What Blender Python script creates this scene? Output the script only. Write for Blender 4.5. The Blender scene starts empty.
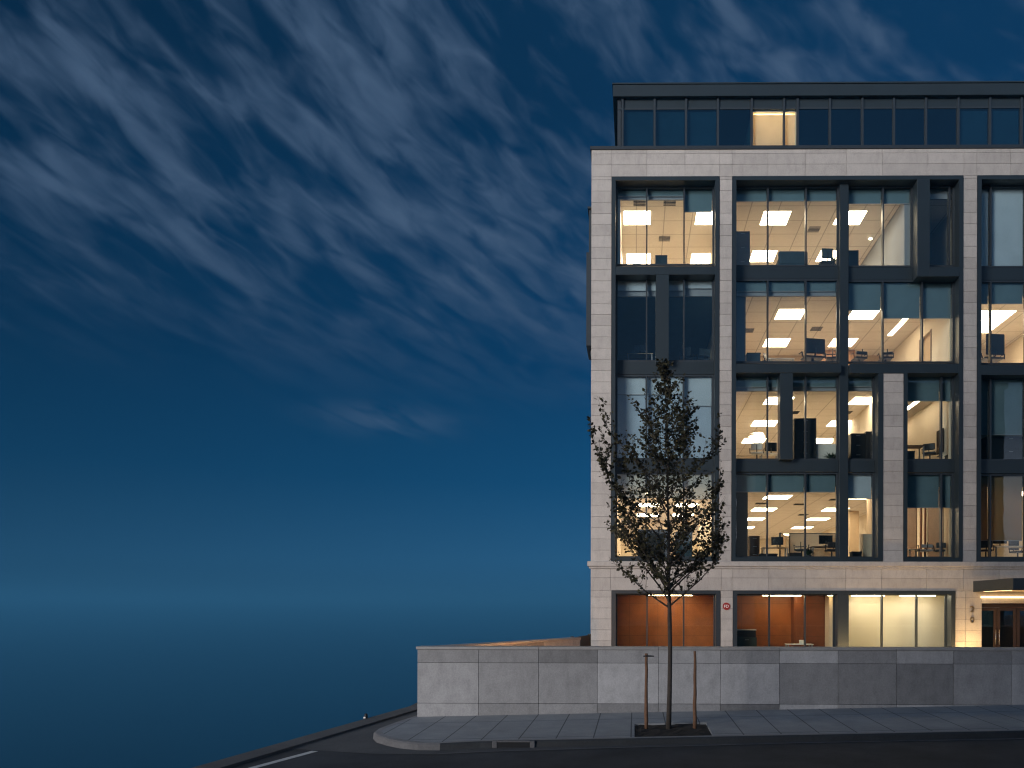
import bpy, bmesh, math, random
from mathutils import Matrix, Vector
random.seed(7)
scene = bpy.context.scene
COL = scene.collection
R = math.radians

# ------------------------------------------------------------------ camera model
FPX, EYE, CY = 760.0, 2.6, -30.6
PX0, PY0, YAW, ROLL = 628.0, 608.0, 0.0094, 0.002
def at(px, py, Y):
    """world point on the upright plane y=Y seen at photo pixel px,py"""
    dx, dy = px - PX0, py - PY0
    x = dx*math.cos(ROLL) + dy*math.sin(ROLL); y = -dx*math.sin(ROLL) + dy*math.cos(ROLL)
    a, b = x/FPX, -y/FPX; c, s = math.cos(YAW), math.sin(YAW)
    t = (Y - CY)/(c + a*s)
    return Vector((t*(-s + a*c), Y, EYE + t*b))
def gx(px, Y=0.0, py=400): return at(px, py, Y).x
def gz(py, px=780, Y=0.0): return at(px, py, Y).z
def zg(x, y): return -.01 + .0232*x + .0165*(y + 15.4)          # pavement surface
def zr(x, y): return -.15 + .0232*x + .006*(y + 15.4)           # road surface
def ground(px, py, f=zg):
    Y = -15.0
    lo, hi = -30.0, 10.0
    for _ in range(60):
        Y = (lo + hi)/2; p = at(px, py, Y)
        if p.z > f(p.x, p.y): lo = Y
        else: hi = Y
    return at(px, py, Y)

# ------------------------------------------------------------------ materials
M = {}
def nodes(name):
    m = bpy.data.materials.new(name); m.use_nodes = True
    nt = m.node_tree; nt.nodes.clear()
    out = nt.nodes.new('ShaderNodeOutputMaterial')
    M[name] = m
    return m, nt, out
def N(nt, typ, **kw):
    n = nt.nodes.new(typ)
    for k, v in kw.items(): setattr(n, k, v)
    return n
def mth(nt, op, a, b=None, clamp=False):
    n = N(nt, 'ShaderNodeMath', operation=op); n.use_clamp = clamp
    for i, v in enumerate((a, b)):
        if v is None: continue
        if isinstance(v, (int, float)): n.inputs[i].default_value = v
        else: nt.links.new(v, n.inputs[i])
    return n.outputs[0]
def rgb(c): return (c[0], c[1], c[2], 1)
def mat(name, col, rough=.6, metal=0., var=.15, scale=3., bump=0., bscale=40., island=0., spec=.5, fine=0.):
    m, nt, out = nodes(name)
    b = N(nt, 'ShaderNodeBsdfPrincipled')
    b.inputs['Roughness'].default_value = rough; b.inputs['Metallic'].default_value = metal
    b.inputs['Specular IOR Level'].default_value = spec
    tc = N(nt, 'ShaderNodeTexCoord')
    nz = N(nt, 'ShaderNodeTexNoise'); nz.inputs['Scale'].default_value = scale; nz.inputs['Detail'].default_value = 6
    nz.inputs['Roughness'].default_value = .65
    nt.links.new(tc.outputs['Object'], nz.inputs['Vector'])
    v = mth(nt, 'MULTIPLY', mth(nt, 'SUBTRACT', nz.outputs['Fac'], .5), 2*var*2)
    if fine:
        nf = N(nt, 'ShaderNodeTexNoise'); nf.inputs['Scale'].default_value = 24; nf.inputs['Detail'].default_value = 5; nf.inputs['Roughness'].default_value = .75
        nt.links.new(tc.outputs['Object'], nf.inputs['Vector'])
        v = mth(nt, 'ADD', v, mth(nt, 'MULTIPLY', mth(nt, 'SUBTRACT', nf.outputs['Fac'], .5), 4*fine))
    v = mth(nt, 'ADD', v, 1.)
    if island:
        g = N(nt, 'ShaderNodeNewGeometry')
        v = mth(nt, 'MULTIPLY', v, mth(nt, 'ADD', mth(nt, 'MULTIPLY', g.outputs['Random Per Island'], 2*island), 1-island))
    mx = N(nt, 'ShaderNodeVectorMath', operation='SCALE'); mx.inputs[0].default_value = col
    nt.links.new(v, mx.inputs['Scale'])
    nt.links.new(mx.outputs[0], b.inputs['Base Color'])
    if bump:
        nb = N(nt, 'ShaderNodeTexNoise'); nb.inputs['Scale'].default_value = bscale; nb.inputs['Detail'].default_value = 4
        nt.links.new(tc.outputs['Object'], nb.inputs['Vector'])
        bp = N(nt, 'ShaderNodeBump'); bp.inputs['Strength'].default_value = bump; bp.inputs['Distance'].default_value = .02
        nt.links.new(nb.outputs['Fac'], bp.inputs['Height']); nt.links.new(bp.outputs[0], b.inputs['Normal'])
    nt.links.new(b.outputs[0], out.inputs[0])
    return m
def lines(nt, coord, spacing, width, off=0.):
    f = mth(nt, 'FRACT', mth(nt, 'ADD', mth(nt, 'DIVIDE', coord, spacing), 100 + off))
    return mth(nt, 'LESS_THAN', f, width/spacing)
def linemat(name, col, rough, gx_, gy_, w, dark, var=.12, axes=('X', 'Y'), offx=0., offy=0., scale=4., fine=0.):
    m = mat(name, col, rough, var=var, scale=scale, fine=fine)
    nt = m.node_tree
    b = [n for n in nt.nodes if n.type == 'BSDF_PRINCIPLED'][0]
    src = b.inputs['Base Color'].links[0].from_socket
    tc = N(nt, 'ShaderNodeTexCoord'); sp = N(nt, 'ShaderNodeSeparateXYZ')
    nt.links.new(tc.outputs['Object'], sp.inputs[0])
    l = lines(nt, sp.outputs[axes[0]], gx_, w, offx)
    if gy_: l = mth(nt, 'MAXIMUM', l, lines(nt, sp.outputs[axes[1]], gy_, w, offy))
    k = mth(nt, 'SUBTRACT', 1., mth(nt, 'MULTIPLY', l, 1-dark))
    mx = N(nt, 'ShaderNodeVectorMath', operation='SCALE')
    nt.links.new(src, mx.inputs[0]); nt.links.new(k, mx.inputs['Scale'])
    nt.links.new(mx.outputs[0], b.inputs['Base Color'])
    return m
def emit(name, col, s):
    m, nt, out = nodes(name)
    e = N(nt, 'ShaderNodeEmission'); e.inputs[0].default_value = rgb(col); e.inputs[1].default_value = s
    nt.links.new(e.outputs[0], out.inputs[0]); return m
def glass(name, tint, f0=.05, rough=0.0):
    m, nt, out = nodes(name)
    g = N(nt, 'ShaderNodeNewGeometry')
    d = N(nt, 'ShaderNodeVectorMath', operation='DOT_PRODUCT')
    nt.links.new(g.outputs['Normal'], d.inputs[0]); nt.links.new(g.outputs['Incoming'], d.inputs[1])
    c = mth(nt, 'SUBTRACT', 1., mth(nt, 'ABSOLUTE', d.outputs['Value']), True)
    fr = mth(nt, 'ADD', mth(nt, 'MULTIPLY', mth(nt, 'POWER', c, 5.), 1-f0), f0, True)
    t = N(nt, 'ShaderNodeBsdfTransparent'); t.inputs[0].default_value = rgb(tint)
    gl = N(nt, 'ShaderNodeBsdfGlossy'); gl.inputs['Roughness'].default_value = rough
    # rolled panes are never dead flat: a faint large ripple
    tc = N(nt, 'ShaderNodeTexCoord'); nb = N(nt, 'ShaderNodeTexNoise'); nb.inputs['Scale'].default_value = .9
    nt.links.new(tc.outputs['Object'], nb.inputs['Vector'])
    bp = N(nt, 'ShaderNodeBump'); bp.inputs['Strength'].default_value = .06; bp.inputs['Distance'].default_value = .02
    nt.links.new(nb.outputs['Fac'], bp.inputs['Height']); nt.links.new(bp.outputs[0], gl.inputs['Normal'])
    mx = N(nt, 'ShaderNodeMixShader')
    nt.links.new(fr, mx.inputs[0]); nt.links.new(t.outputs[0], mx.inputs[1]); nt.links.new(gl.outputs[0], mx.inputs[2])
    nt.links.new(mx.outputs[0], out.inputs[0]); return m
def fabric(name, col, trans):
    m, nt, out = nodes(name)
    d = N(nt, 'ShaderNodeBsdfDiffuse'); t = N(nt, 'ShaderNodeBsdfTranslucent')
    tc = N(nt, 'ShaderNodeTexCoord'); nz = N(nt, 'ShaderNodeTexNoise'); nz.inputs['Scale'].default_value = 1.5
    nt.links.new(tc.outputs['Object'], nz.inputs['Vector'])
    s = N(nt, 'ShaderNodeVectorMath', operation='SCALE'); s.inputs[0].default_value = col
    nt.links.new(mth(nt, 'ADD', mth(nt, 'MULTIPLY', nz.outputs['Fac'], .3), .85), s.inputs['Scale'])
    nt.links.new(s.outputs[0], d.inputs[0]); nt.links.new(s.outputs[0], t.inputs[0])
    mx = N(nt, 'ShaderNodeMixShader'); mx.inputs[0].default_value = trans
    nt.links.new(d.outputs[0], mx.inputs[1]); nt.links.new(t.outputs[0], mx.inputs[2])
    nt.links.new(mx.outputs[0], out.inputs[0]); return m

mat('stone', (.41, .38, .35), .75, var=.10, scale=2.2, bump=.25, bscale=60, island=.10, fine=.16)
mat('wall_stone', (.345, .342, .345), .75, var=.15, scale=3., bump=.25, bscale=50, island=.42, fine=.15)
def stain(name, amt):
    nt = M[name].node_tree; b = [n for n in nt.nodes if n.type == 'BSDF_PRINCIPLED'][0]
    src = b.inputs['Base Color'].links[0].from_socket
    tc = N(nt, 'ShaderNodeTexCoord'); mp = N(nt, 'ShaderNodeMapping'); mp.inputs['Scale'].default_value = (4.5, 4.5, 1.6)
    nt.links.new(tc.outputs['Object'], mp.inputs[0])
    nz = N(nt, 'ShaderNodeTexNoise'); nz.inputs['Scale'].default_value = 1.; nz.inputs['Detail'].default_value = 5; nz.inputs['Roughness'].default_value = .7
    nt.links.new(mp.outputs[0], nz.inputs['Vector'])
    r_ = N(nt, 'ShaderNodeMapRange'); r_.inputs[1].default_value = .48; r_.inputs[2].default_value = .75; r_.inputs[3].default_value = 1.; r_.inputs[4].default_value = 1-amt
    nt.links.new(nz.outputs['Fac'], r_.inputs[0])
    mx = N(nt, 'ShaderNodeVectorMath', operation='SCALE'); nt.links.new(src, mx.inputs[0]); nt.links.new(r_.outputs[0], mx.inputs['Scale'])
    nt.links.new(mx.outputs[0], b.inputs['Base Color'])
stain('wall_stone', .22); stain('stone', .20)
mat('mortar', (.10, .095, .09), .9)
mat('coping', (.33, .32, .31), .7, var=.12, fine=.1)
mat('metal', (.022, .032, .038), .42, .2, var=.10, scale=1.2)
mat('dark_metal', (.03, .038, .045), .45, .2, var=.10)
mat('drain_shade', (.012, .013, .015), .8)
mat('brown_metal', (.06, .035, .022), .4, .2, var=.12)
mat('steel', (.6, .58, .55), .3, 1., var=.05)
glass('glass', (.89, .93, .92), .05)
glass('dark_glass', (.30, .46, .52), .16)
fabric('blind', (.14, .21, .245), .10)
fabric('pale_blind', (.50, .58, .66), .10)
fabric('lit_blind', (.72, .68, .60), .42)
fabric('screen_blind', (.36, .26, .14), .55)
fabric('warm_blind', (.70, .60, .46), .42)
linemat('ceiling', (.78, .74, .69), .85, 1.2, 1.2, .045, .6, var=.04)
mat('navy_reflection', (.07, .155, .25), .8, var=.1)  # blue imitates sky reflected in the glass of the unlit left room
fabric('slate_blind', (.40, .49, .60), .08)
mat('cream', (.66, .58, .46), .8, var=.05, scale=1.)
mat('peach', (.74, .54, .36), .7, var=.05)
mat('tan', (.48, .36, .23), .7, var=.08)
mat('brown_wall', (.22, .115, .06), .7, var=.12)
mat('brown', (.13, .075, .045), .6, var=.15)
mat('grey_wall', (.25, .27, .30), .8, var=.06)
linemat('carpet', (.50, .44, .37), .95, .6, .6, .01, .8, var=.15)
linemat('wood_wall', (.34, .098, .022), .45, 1.22, 1.4, .012, .45, var=.22, axes=('X', 'Z'), offx=.2, scale=2.0)
linemat('dark_wood', (.19, .05, .014), .45, .92, 1.4, .012, .45, var=.22, axes=('X', 'Z'), scale=2.0)
mat('red_wood', (.14, .05, .02), .4, var=.2)
emit('panel_light', (1., .745, .505), 26.0)
emit('strip_light', (1., .76, .42), 33.0)
emit('pale_strip', (1., .83, .60), 40.0)
emit('canopy_light', (1., .66, .30), 5.5)
emit('uplight', (1., .62, .24), 1300.0)
emit('spot_light', (1., .82, .58), 40.0)
emit('step_lamp', (1., .50, .20), 2400.0)
mat('black', (.012, .012, .014), .5, var=.1)
mat('screen', (.01, .012, .016), .15, var=.05)
mat('charcoal', (.035, .04, .045), .7, var=.15)
mat('deep_green', (.035, .045, .032), .6, var=.15)
mat('teal_cloth', (.026, .046, .06), .8, var=.15)
mat('white_paint', (.75, .72, .66), .5, var=.04)
mat('grey_paint', (.30, .31, .32), .5, var=.06)
mat('desk_wood', (.50, .36, .22), .45, var=.12)
mat('leaf', (.052, .047, .02), .55, var=.55, scale=2.2, island=.45, spec=.3)
mat('indoor_leaf', (.03, .06, .02), .5, var=.3)
mat('bark', (.075, .06, .048), .9, var=.3, scale=14, bump=.6, bscale=35)
mat('stake_wood', (.21, .11, .06), .85, var=.3, scale=9, bump=.4, bscale=30)
mat('rubber', (.02, .02, .02), .8)
mat('soil', (.022, .018, .014), .95, var=.4, scale=12, bump=1., bscale=30)
linemat('pavement', (.30, .315, .325), .85, .76, 2.1, .026, .32, var=.20, offx=.12, offy=.18, scale=1.3, fine=.1)
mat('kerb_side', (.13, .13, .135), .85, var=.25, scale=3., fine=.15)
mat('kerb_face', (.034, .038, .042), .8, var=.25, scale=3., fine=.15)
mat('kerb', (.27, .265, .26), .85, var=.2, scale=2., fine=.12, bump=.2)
mat('asphalt', (.042, .044, .048), .9, var=.5, scale=.9, bump=.6, bscale=90, fine=.25)
mat('old_asphalt', (.10, .10, .10), .9, var=.25, scale=1.2, bump=.4, bscale=70, fine=.2)
mat('ground', (.05, .055, .045), .95, var=.3, scale=.2)
mat('road_paint', (.62, .62, .60), .7, var=.2, scale=6, fine=.15)
mat('sign_red', (.30, .025, .02), .4)
mat('sign_white', (.8, .78, .75), .4)
mat('brass', (.55, .40, .22), .35, 1., var=.05)
linemat('opposite_wall', (.10, .095, .09), .85, 3.2, 3.6, .25, .6, axes=('X', 'Z'))

# water: far bay below the hill
m, nt, out = nodes('water')
b = N(nt, 'ShaderNodeBsdfPrincipled'); b.inputs['Base Color'].default_value = (.002, .018, .035, 1)
b.inputs['Roughness'].default_value = .22; b.inputs['IOR'].default_value = 1.33
tc = N(nt, 'ShaderNodeTexCoord'); nz = N(nt, 'ShaderNodeTexNoise'); nz.inputs['Scale'].default_value = .05; nz.inputs['Detail'].default_value = 8
nt.links.new(tc.outputs['Object'], nz.inputs['Vector'])
bp = N(nt, 'ShaderNodeBump'); bp.inputs['Strength'].default_value = .04; bp.inputs['Distance'].default_value = 1.
nt.links.new(nz.outputs['Fac'], bp.inputs['Height']); nt.links.new(bp.outputs[0], b.inputs['Normal'])
nt.links.new(b.outputs[0], out.inputs[0])

# ------------------------------------------------------------------ mesh helpers
class MB:
    def __init__(s): s.bm = bmesh.new(); s.mats = []; s.cur = 0
    def use(s, name):
        if name not in s.mats: s.mats.append(name)
        s.cur = s.mats.index(name); return s
    def _fin(s, fs):
        for f in fs: f.material_index = s.cur
    def box(s, x0, x1, y0, y1, z0, z1, bev=0., mat4=None, seg=1):
        x0, x1 = min(x0, x1), max(x0, x1); y0, y1 = min(y0, y1), max(y0, y1); z0, z1 = min(z0, z1), max(z0, z1)
        t = bmesh.new(); r = bmesh.ops.create_cube(t, size=1.)
        for v in t.verts: v.co = Vector(((x0+x1)/2 + v.co.x*(x1-x0), (y0+y1)/2 + v.co.y*(y1-y0), (z0+z1)/2 + v.co.z*(z1-z0)))
        if bev: bmesh.ops.bevel(t, geom=t.edges[:], offset=bev, segments=seg, affect='EDGES', profile=.5)
        s._merge(t, mat4); return s
    def _merge(s, t, mat4=None):
        vm = {}
        for v in t.verts: vm[v] = s.bm.verts.new(mat4 @ v.co if mat4 else v.co)
        for f in t.faces:
            nf = s.bm.faces.new([vm[v] for v in f.verts]); nf.material_index = s.cur; nf.smooth = f.smooth
        t.free()
    def tube(s, pts, radii, n=8, cap=True):
        rings = []
        for i, p in enumerate(pts):
            p = Vector(p)
            d = (Vector(pts[min(i+1, len(pts)-1)]) - Vector(pts[max(i-1, 0)])).normalized()
            a = d.orthogonal().normalized() if i == 0 else (rings_a - d*rings_a.dot(d)).normalized()
            rings_a = a; bb = d.cross(a); r = radii[i] if hasattr(radii, '__len__') else radii
            rings.append([s.bm.verts.new(p + (a*math.cos(k*2*math.pi/n) + bb*math.sin(k*2*math.pi/n))*r) for k in range(n)])
        for i in range(len(rings)-1):
            for k in range(n):
                f = s.bm.faces.new([rings[i][k], rings[i][(k+1) % n], rings[i+1][(k+1) % n], rings[i+1][k]])
                f.smooth = True; f.material_index = s.cur
        if cap:
            for rg in (rings[0][::-1], rings[-1]): s._fin([s.bm.faces.new(rg)])
        return s
    def prism(s, poly, z0f, z1f):
        """poly of (x,y); z0f,z1f numbers or functions of x,y"""
        f0 = z0f if callable(z0f) else (lambda x, y: z0f); f1 = z1f if callable(z1f) else (lambda x, y: z1f)
        lo = [s.bm.verts.new((x, y, f0(x, y))) for x, y in poly]; hi = [s.bm.verts.new((x, y, f1(x, y))) for x, y in poly]
        fs = [s.bm.faces.new(hi), s.bm.faces.new(lo[::-1])]
        n = len(poly)
        for i in range(n): fs.append(s.bm.faces.new([lo[i], lo[(i+1) % n], hi[(i+1) % n], hi[i]]))
        s._fin(fs); return s
    def sheet(s, poly, zf):
        s._fin([s.bm.faces.new([s.bm.verts.new((x, y, zf(x, y))) for x, y in poly])]); return s
    def ball(s, c, r, sc=(1, 1, 1), sub=2):
        t = bmesh.new(); bmesh.ops.create_icosphere(t, subdivisions=sub, radius=r)
        for v in t.verts: v.co = Vector((v.co.x*sc[0], v.co.y*sc[1], v.co.z*sc[2])) + Vector(c)
        for f in t.faces: f.smooth = True
        s._merge(t); return s
    def build(s, name, mname=None, parent=None, normals=True):
        me = bpy.data.meshes.new(name)
        if normals: bmesh.ops.recalc_face_normals(s.bm, faces=s.bm.faces[:])
        s.bm.to_mesh(me); s.bm.free()
        for k in (s.mats or [mname]): me.materials.append(M[k])
        o = bpy.data.objects.new(name, me); COL.objects.link(o)
        if parent is not None: o.parent = parent
        return o
def tag(o, label, cat, group=None):
    o['label'] = label; o['category'] = cat
    if group: o['group'] = group
    return o
def thing(name, label, cat, loc=(0, 0, 0), rz=0., group=None):
    o = bpy.data.objects.new(name, None); COL.objects.link(o); o.empty_display_size = .2
    o.location = loc; o.rotation_euler = (0, 0, rz)
    return tag(o, label, cat, group)
def struct(o, kind='structure'): o['kind'] = kind; return o
def dup(root, label, loc, rz=0.):
    def cp(o, par):
        c = o.copy(); COL.objects.link(c)
        if par is not None: c.parent = par
        for ch in list(o.children): cp(ch, c)
        return c
    kids = list(root.children)
    r = root.copy(); COL.objects.link(r); r.location = loc; r.rotation_euler = (0, 0, rz); r['label'] = label
    for ch in kids: cp(ch, r)
    return r

# ------------------------------------------------------------------ the office building
B = thing('office_building', 'modern stone clad office block with lit windows and dark rooftop storey', 'office building', (0, 0, 0))
def part(mb, name, mname=None, par=None): return mb.build(name, mname, par or B)

xL, xa, xb, xc, xd, xe, xf, xg, xh, xi = [gx(p) for p in (591, 611.2, 719, 731.7, 962.8, 976.8, 1085, 1098, 1205, 1225)]
zT, zO = gz(149.3), gz(176.2)
zC, zCb, zH, zFl = gz(561.6), gz(568.8), gz(590.6), .40
zP = gz(373.5, 893)
xp0, xp1 = gx(883), gx(903.6)
xG0, xG1, xG2, xG3, xD0, xD1 = [gx(p, 0, 620) for p in (611.5, 720.2, 732.8, 955.2, 981.8, 1062)]
zD = gz(603.4, 1000)
GAP = .008
def clad(mb, x0, x1, z0, z1, vj=(), hj=(), y=0., th=.035):
    xs = [x0] + sorted(v for v in vj if x0+.05 < v < x1-.05) + [x1]
    zs = [z0] + sorted(h for h in hj if z0+.05 < h < z1-.05) + [z1]
    for i in range(len(xs)-1):
        for j in range(len(zs)-1):
            mb.box(xs[i]+GAP/2, xs[i+1]-GAP/2, y, y+th, zs[j]+GAP/2, zs[j+1]-GAP/2, bev=.004)
course = [zC + .452*k for k in range(60)]
vj = [gx(p) for p in (610.8, 646.4, 684.5, 719.3, 731.7, 767.5, 805.3, 846, 882, 927.5, 963.5, 976.4, 1010, 1047, 1085, 1098, 1135, 1170, 1205)]
st = MB(); core = MB()
regs = []
def stone(x0, x1, z0, z1, vj_=(), hj_=()):
    clad(st, x0, x1, z0, z1, vj_, hj_); core.box(x0+.01, x1-.01, .036, .5, z0+.01, z1-.01)
stone(xL, xi, zO, zT, vj, (gz(153.3), gz(164.2)))
for a, b_ in ((xL, xa), (xb, xc), (xd, xe), (xf, xg), (xh, xi)): stone(a, b_, zC, zO, (), course)
stone(xp0, xp1, zC, zP, (), course)
stone(xL, xi, zH, zCb, [gx(p) for p in (611, 647, 685, 722, 732.5, 769, 806, 846, 882, 927, 964, 1000, 1040, 1090, 1140, 1190)], (gz(578),))
gcourse = [zFl + .44*k for k in range(10)]
for a, b_ in ((xL, xG0), (xG1, xG2), (xG3, xD0)): stone(a, b_, zFl-.6, zH, ((gx(965.5, 0, 620),) if a == xG3 else ()), gcourse)
stone(xD1, xi, zFl-.6, zH, [xD1 + 1.5*k for k in range(1, 6)], gcourse)
stone(xD0, xD1, zD, zH, (), ())
part(st, 'stone_cladding', 'stone'); part(core, 'wall', 'mortar')
c = MB()
c.box(xL-.13, xi+.13, -.13, -.002, zC-.20, zC, bev=.015); c.box(xL-.06, xi+.06, -.06, -.003, zCb, zC-.202, bev=.01)
c.box(xL-.13, xL-.002, 0, 20, zC-.20, zC, bev=.01)
part(c, 'cornice', 'stone')
cap = MB(); cap.box(xL-.05, xi+.05, -.05, .5, zT+.002, zT+.13); cap.box(xL-.05, xL+.4, .5, 26, zT+.002, zT+.13); cap.box(xi-.4, xi+.05, .5, 26, zT+.002, zT+.13)
part(cap, 'parapet_cap', 'dark_metal')
# flanks, rear, roof deck
fl = MB(); fl.box(xL, xL+.3, .502, 26, -1, zT); fl.box(xi-.3, xi, .502, 26, -1, zT); fl.box(xL+.3, xi-.3, 25.7, 26, -1, zT)
part(fl, 'side_wall', 'stone')
rd = MB(); rd.box(xL+.3, xi-.3, .5, 25.7, 20.35, 20.6); part(rd, 'roof_deck', 'grey_paint')
# metal bay on the left flank
by = MB(); xb0 = xL - .23
z0b, z1b = gz(341), gz(246)
by.box(xb0, xL-.002, .5, 2.3, z0b, z1b); by.box(xL-.14, xL-.002, .7, 2.1, z1b+.01, gz(200)); by.box(xL-.19, xL-.002, .6, 2.2, gz(200)+.002, gz(198))
by.box(xL-.1, xL-.002, 1.0, 2.2, z0b-.25, z0b-.002)
part(by, 'side_bay', 'dark_metal')

# ---- window helper
YG = .5                                   # glass line, behind the stone face
def window(x0, x1, z0, z1, mulls, blinds=None, fw=.07, name='window', gm='glass', fm='dark_metal', y=YG, panes=True, back=None):
    """frame with mullions, a pane per light, blinds = list of (bottom z or None, material)"""
    f = MB(); d0, d1 = y-.06, y+.06
    f.box(x0, x0+fw, d0, d1, z0, z1); f.box(x1-fw, x1, d0, d1, z0, z1)
    f.box(x0+fw, x1-fw, d0, d1, z0, z0+fw); f.box(x0+fw, x1-fw, d0, d1, z1-fw, z1)
    for mx in mulls: f.box(mx-.028, mx+.028, d0-.05, d1, z0+fw, z1-fw)
    w = part(f, name, fm)
    xs = [x0] + list(mulls) + [x1]
    for i in range(len(xs)-1):
        a = xs[i] + (fw if i == 0 else .028); b_ = xs[i+1] - (fw if i == len(xs)-2 else .028)
        if panes: MB().box(a, b_, y-.012, y+.012, z0+fw, z1-fw).build('pane', gm, w)
        if back: MB().box(a+.01, b_-.01, y+.16, y+.164, z0+fw, z1-.01).build('blind', back, w)
        if blinds and i < len(blinds) and blinds[i]:
            zb, bm_ = blinds[i]
            q = MB().use(bm_); q.box(a+.01, b_-.01, y+.10, y+.104, zb, z1-.01)
            q.use('grey_paint'); q.box(a+.01, b_-.01, y+.095, y+.11, zb-.025, zb-.001)
            q.build('blind', None, w)
    return w
def G(px, py=400): return gx(px, YG, py)
def Z(py, px=780): return gz(py, px, YG)

# ---- dark metal surrounds, posts and spandrels
def surround(x0, x1, z0, z1, t=.165, bottom=True, y1=.56):
    f = MB()
    f.box(x0+.004, x0+t, -.03, y1, z0, z1-.004); f.box(x1-t, x1-.004, -.03, y1, z0, z1-.004)
    f.box(x0+t, x1-t, -.03, y1, z1-t, z1-.004)
    if bottom: f.box(x0+t, x1-t, -.03, y1, z0, z0+t)
    return part(f, 'window_surround', 'metal')
surround(xa, xb, zC+.004, zO); surround(xe, xf, zC+.004, zO); surround(xg, xh, zC+.004, zO)
f = MB(); t = .165
f.box(xc+.004, xc+t, -.03, .56, zC+.004, zO-.004); f.box(xd-t, xd-.004, -.03, .56, zC+.004, zO-.004)
f.box(xc+t, xd-t, -.03, .56, zO-t, zO-.004)
f.box(xc+t, xp0-.004, -.03, .56, zC+.004, zC+t); f.box(xp1+.004, xd-t, -.03, .56, zC+.004, zC+t)
f.box(xp0-.2, xp0-.004, -.03, .56, zC+t, zP); f.box(xp1+.004, xp1+.15, -.03, .56, zC+t, zP)
part(f, 'window_surround', 'metal')
bars = []
def bar(x0, x1, z0, z1, y0=-.02, y1=.56, m_='metal'):
    part(MB().box(x0, x1, y0, y1, z0, z1, bev=.006), 'spandrel_panel', m_)
def post(x0, x1, z0, z1, y0=-.015, y1=.56, m_='metal'):
    part(MB().box(x0, x1, y0, y1, z0, z1, bev=.006), 'post', m_)
A0, A1 = xa+.165, xb-.165; Bx0, Bx1 = xc+.165, xd-.165; D0_, D1_ = xe+.165, xf-.165; E0, E1 = xg+.165, xh-.165
# storey lines (z): sill and head of every glazed row
zs = {4: (Z(267.2), zO-.165), 3: (Z(363.3), Z(279.5)), 2: (Z(460.5), Z(373.8)), 1: (Z(557), Z(472.5))}
zs = {k: (a, b_) for k, (a, b_) in zs.items()}
bar(A0, A1, gz(274.8, 665), gz(266.6, 665)); post(gx(655.8), gx(668.7), gz(362.3, 665), gz(274.8, 665)-.002)
bar(A0, A1, Z(375, 665), Z(362.4, 665), .42, .6); bar(A0, A1, Z(472.2, 665), Z(460, 665), .42, .6)
xq0, xq1 = gx(841.2), gx(849.8)
bar(Bx0, xq0, Z(279.5), Z(267.5), .44, .6); bar(Bx0, xq0-.002, gz(372.8), gz(363.6)); post(gx(780.2), gx(793), zs[2][0]-.05, gz(372.8)-.002, .02)
bar(Bx0, xq0-.002, Z(472.5), Z(460.7), .36, .6)
post(xq0, xq1, zC+.17, zO-.17, .22)
xk0, xk1 = gx(916.4), gx(929)
bar(xq1+.002, xk0-.002, Z(280.5, 880), Z(268, 880), .44, .6)
# the projecting frame round the narrow top window
post(xk0, xk1, gz(277, 940), zO-.17, -.06); part(MB().box(xk1+.002, xd-.17, -.06, .56, gz(277, 940), gz(267.6, 940), bev=.006), 'spandrel_panel', 'metal')
bar(xq1+.002, Bx1, gz(373.2, 900), gz(363.8, 900))
bar(xq1+.002, xp0-.21, Z(472.8, 870), Z(460.8, 870), .36, .6); bar(xp1+.16, Bx1, Z(473, 930), Z(461, 930), .36, .6)
for a, b_ in ((D0_, D1_), (E0, E1)):
    bar(a, b_, Z(281, 1000), Z(268.4, 1000), .44, .6); bar(a, b_, gz(375, 1000), gz(365.3, 1000)); bar(a, b_, Z(474, 1000), Z(461, 1000), .36, .6)

bl, pb, lb, sb = 'blind', 'pale_blind', 'lit_blind', 'screen_blind'
mA = [G(646.4), G(683.6)]
window(A0, A1, Z(266.2, 665), zO-.165, mA, [(Z(194.5, 640), bl), (Z(194.5, 665), bl), (Z(210.3, 700), bl)])
window(A0, A1, Z(362.3, 665), Z(277, 665), mA, [(Z(289.5, 630), pb), (Z(289.5, 650), pb), (Z(287, 700), pb)])
window(A0, A1, Z(459.8, 665), Z(375.2, 665), mA, [(Z(393.5, 630), pb), (Z(393.5, 660), pb), (Z(405, 700), pb)], back='slate_blind')
window(A0, A1, zC+.17, Z(472.4, 665), mA, [(Z(497, 630), lb), (Z(497, 660), lb), (Z(498.5, 700), lb)])
mB = [G(767.2), G(805.2)]
window(Bx0, xq0, Z(267.3), zO-.165, mB, [(Z(199.5), bl), (Z(199.5), bl), (Z(199.5), bl)])
window(Bx0, xq0, Z(363.3), Z(279.7), mB, [(Z(290), bl)]*3)
window(Bx0, xq0, Z(460.5), Z(374), mB, [(Z(386), bl)]*3)
window(Bx0, xq0, zC+.17, Z(472.7), mB, [(Z(491.3), bl)]*3)
mC = [G(882)]
window(xq1, xk0-.002, Z(267.8, 880), zO-.165, mC, [(Z(202, 870), bl), (Z(202, 895), bl)])
window(xk1, Bx1, Z(267.4, 940), zO-.165, [G(948.3)], None)
window(xq1, Bx1, Z(363.5, 900), Z(280.7, 900), [G(882), G(921.3)], [(Z(309, 865), bl), (Z(317, 900), bl), (Z(317, 940), bl)])
window(xq1, xp0-.2, Z(460.6, 865), Z(374, 865), [], [(Z(385.5, 865), bl)])
window(xq1, xp0-.2, zC+.17, Z(473, 865), [], [(Z(498, 865), 'pale_blind')])
window(xp1+.15, Bx1, Z(460.8, 930), Z(374.2, 930), [G(940.7)], [(Z(400, 925), bl), (Z(400, 950), bl)])
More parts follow.
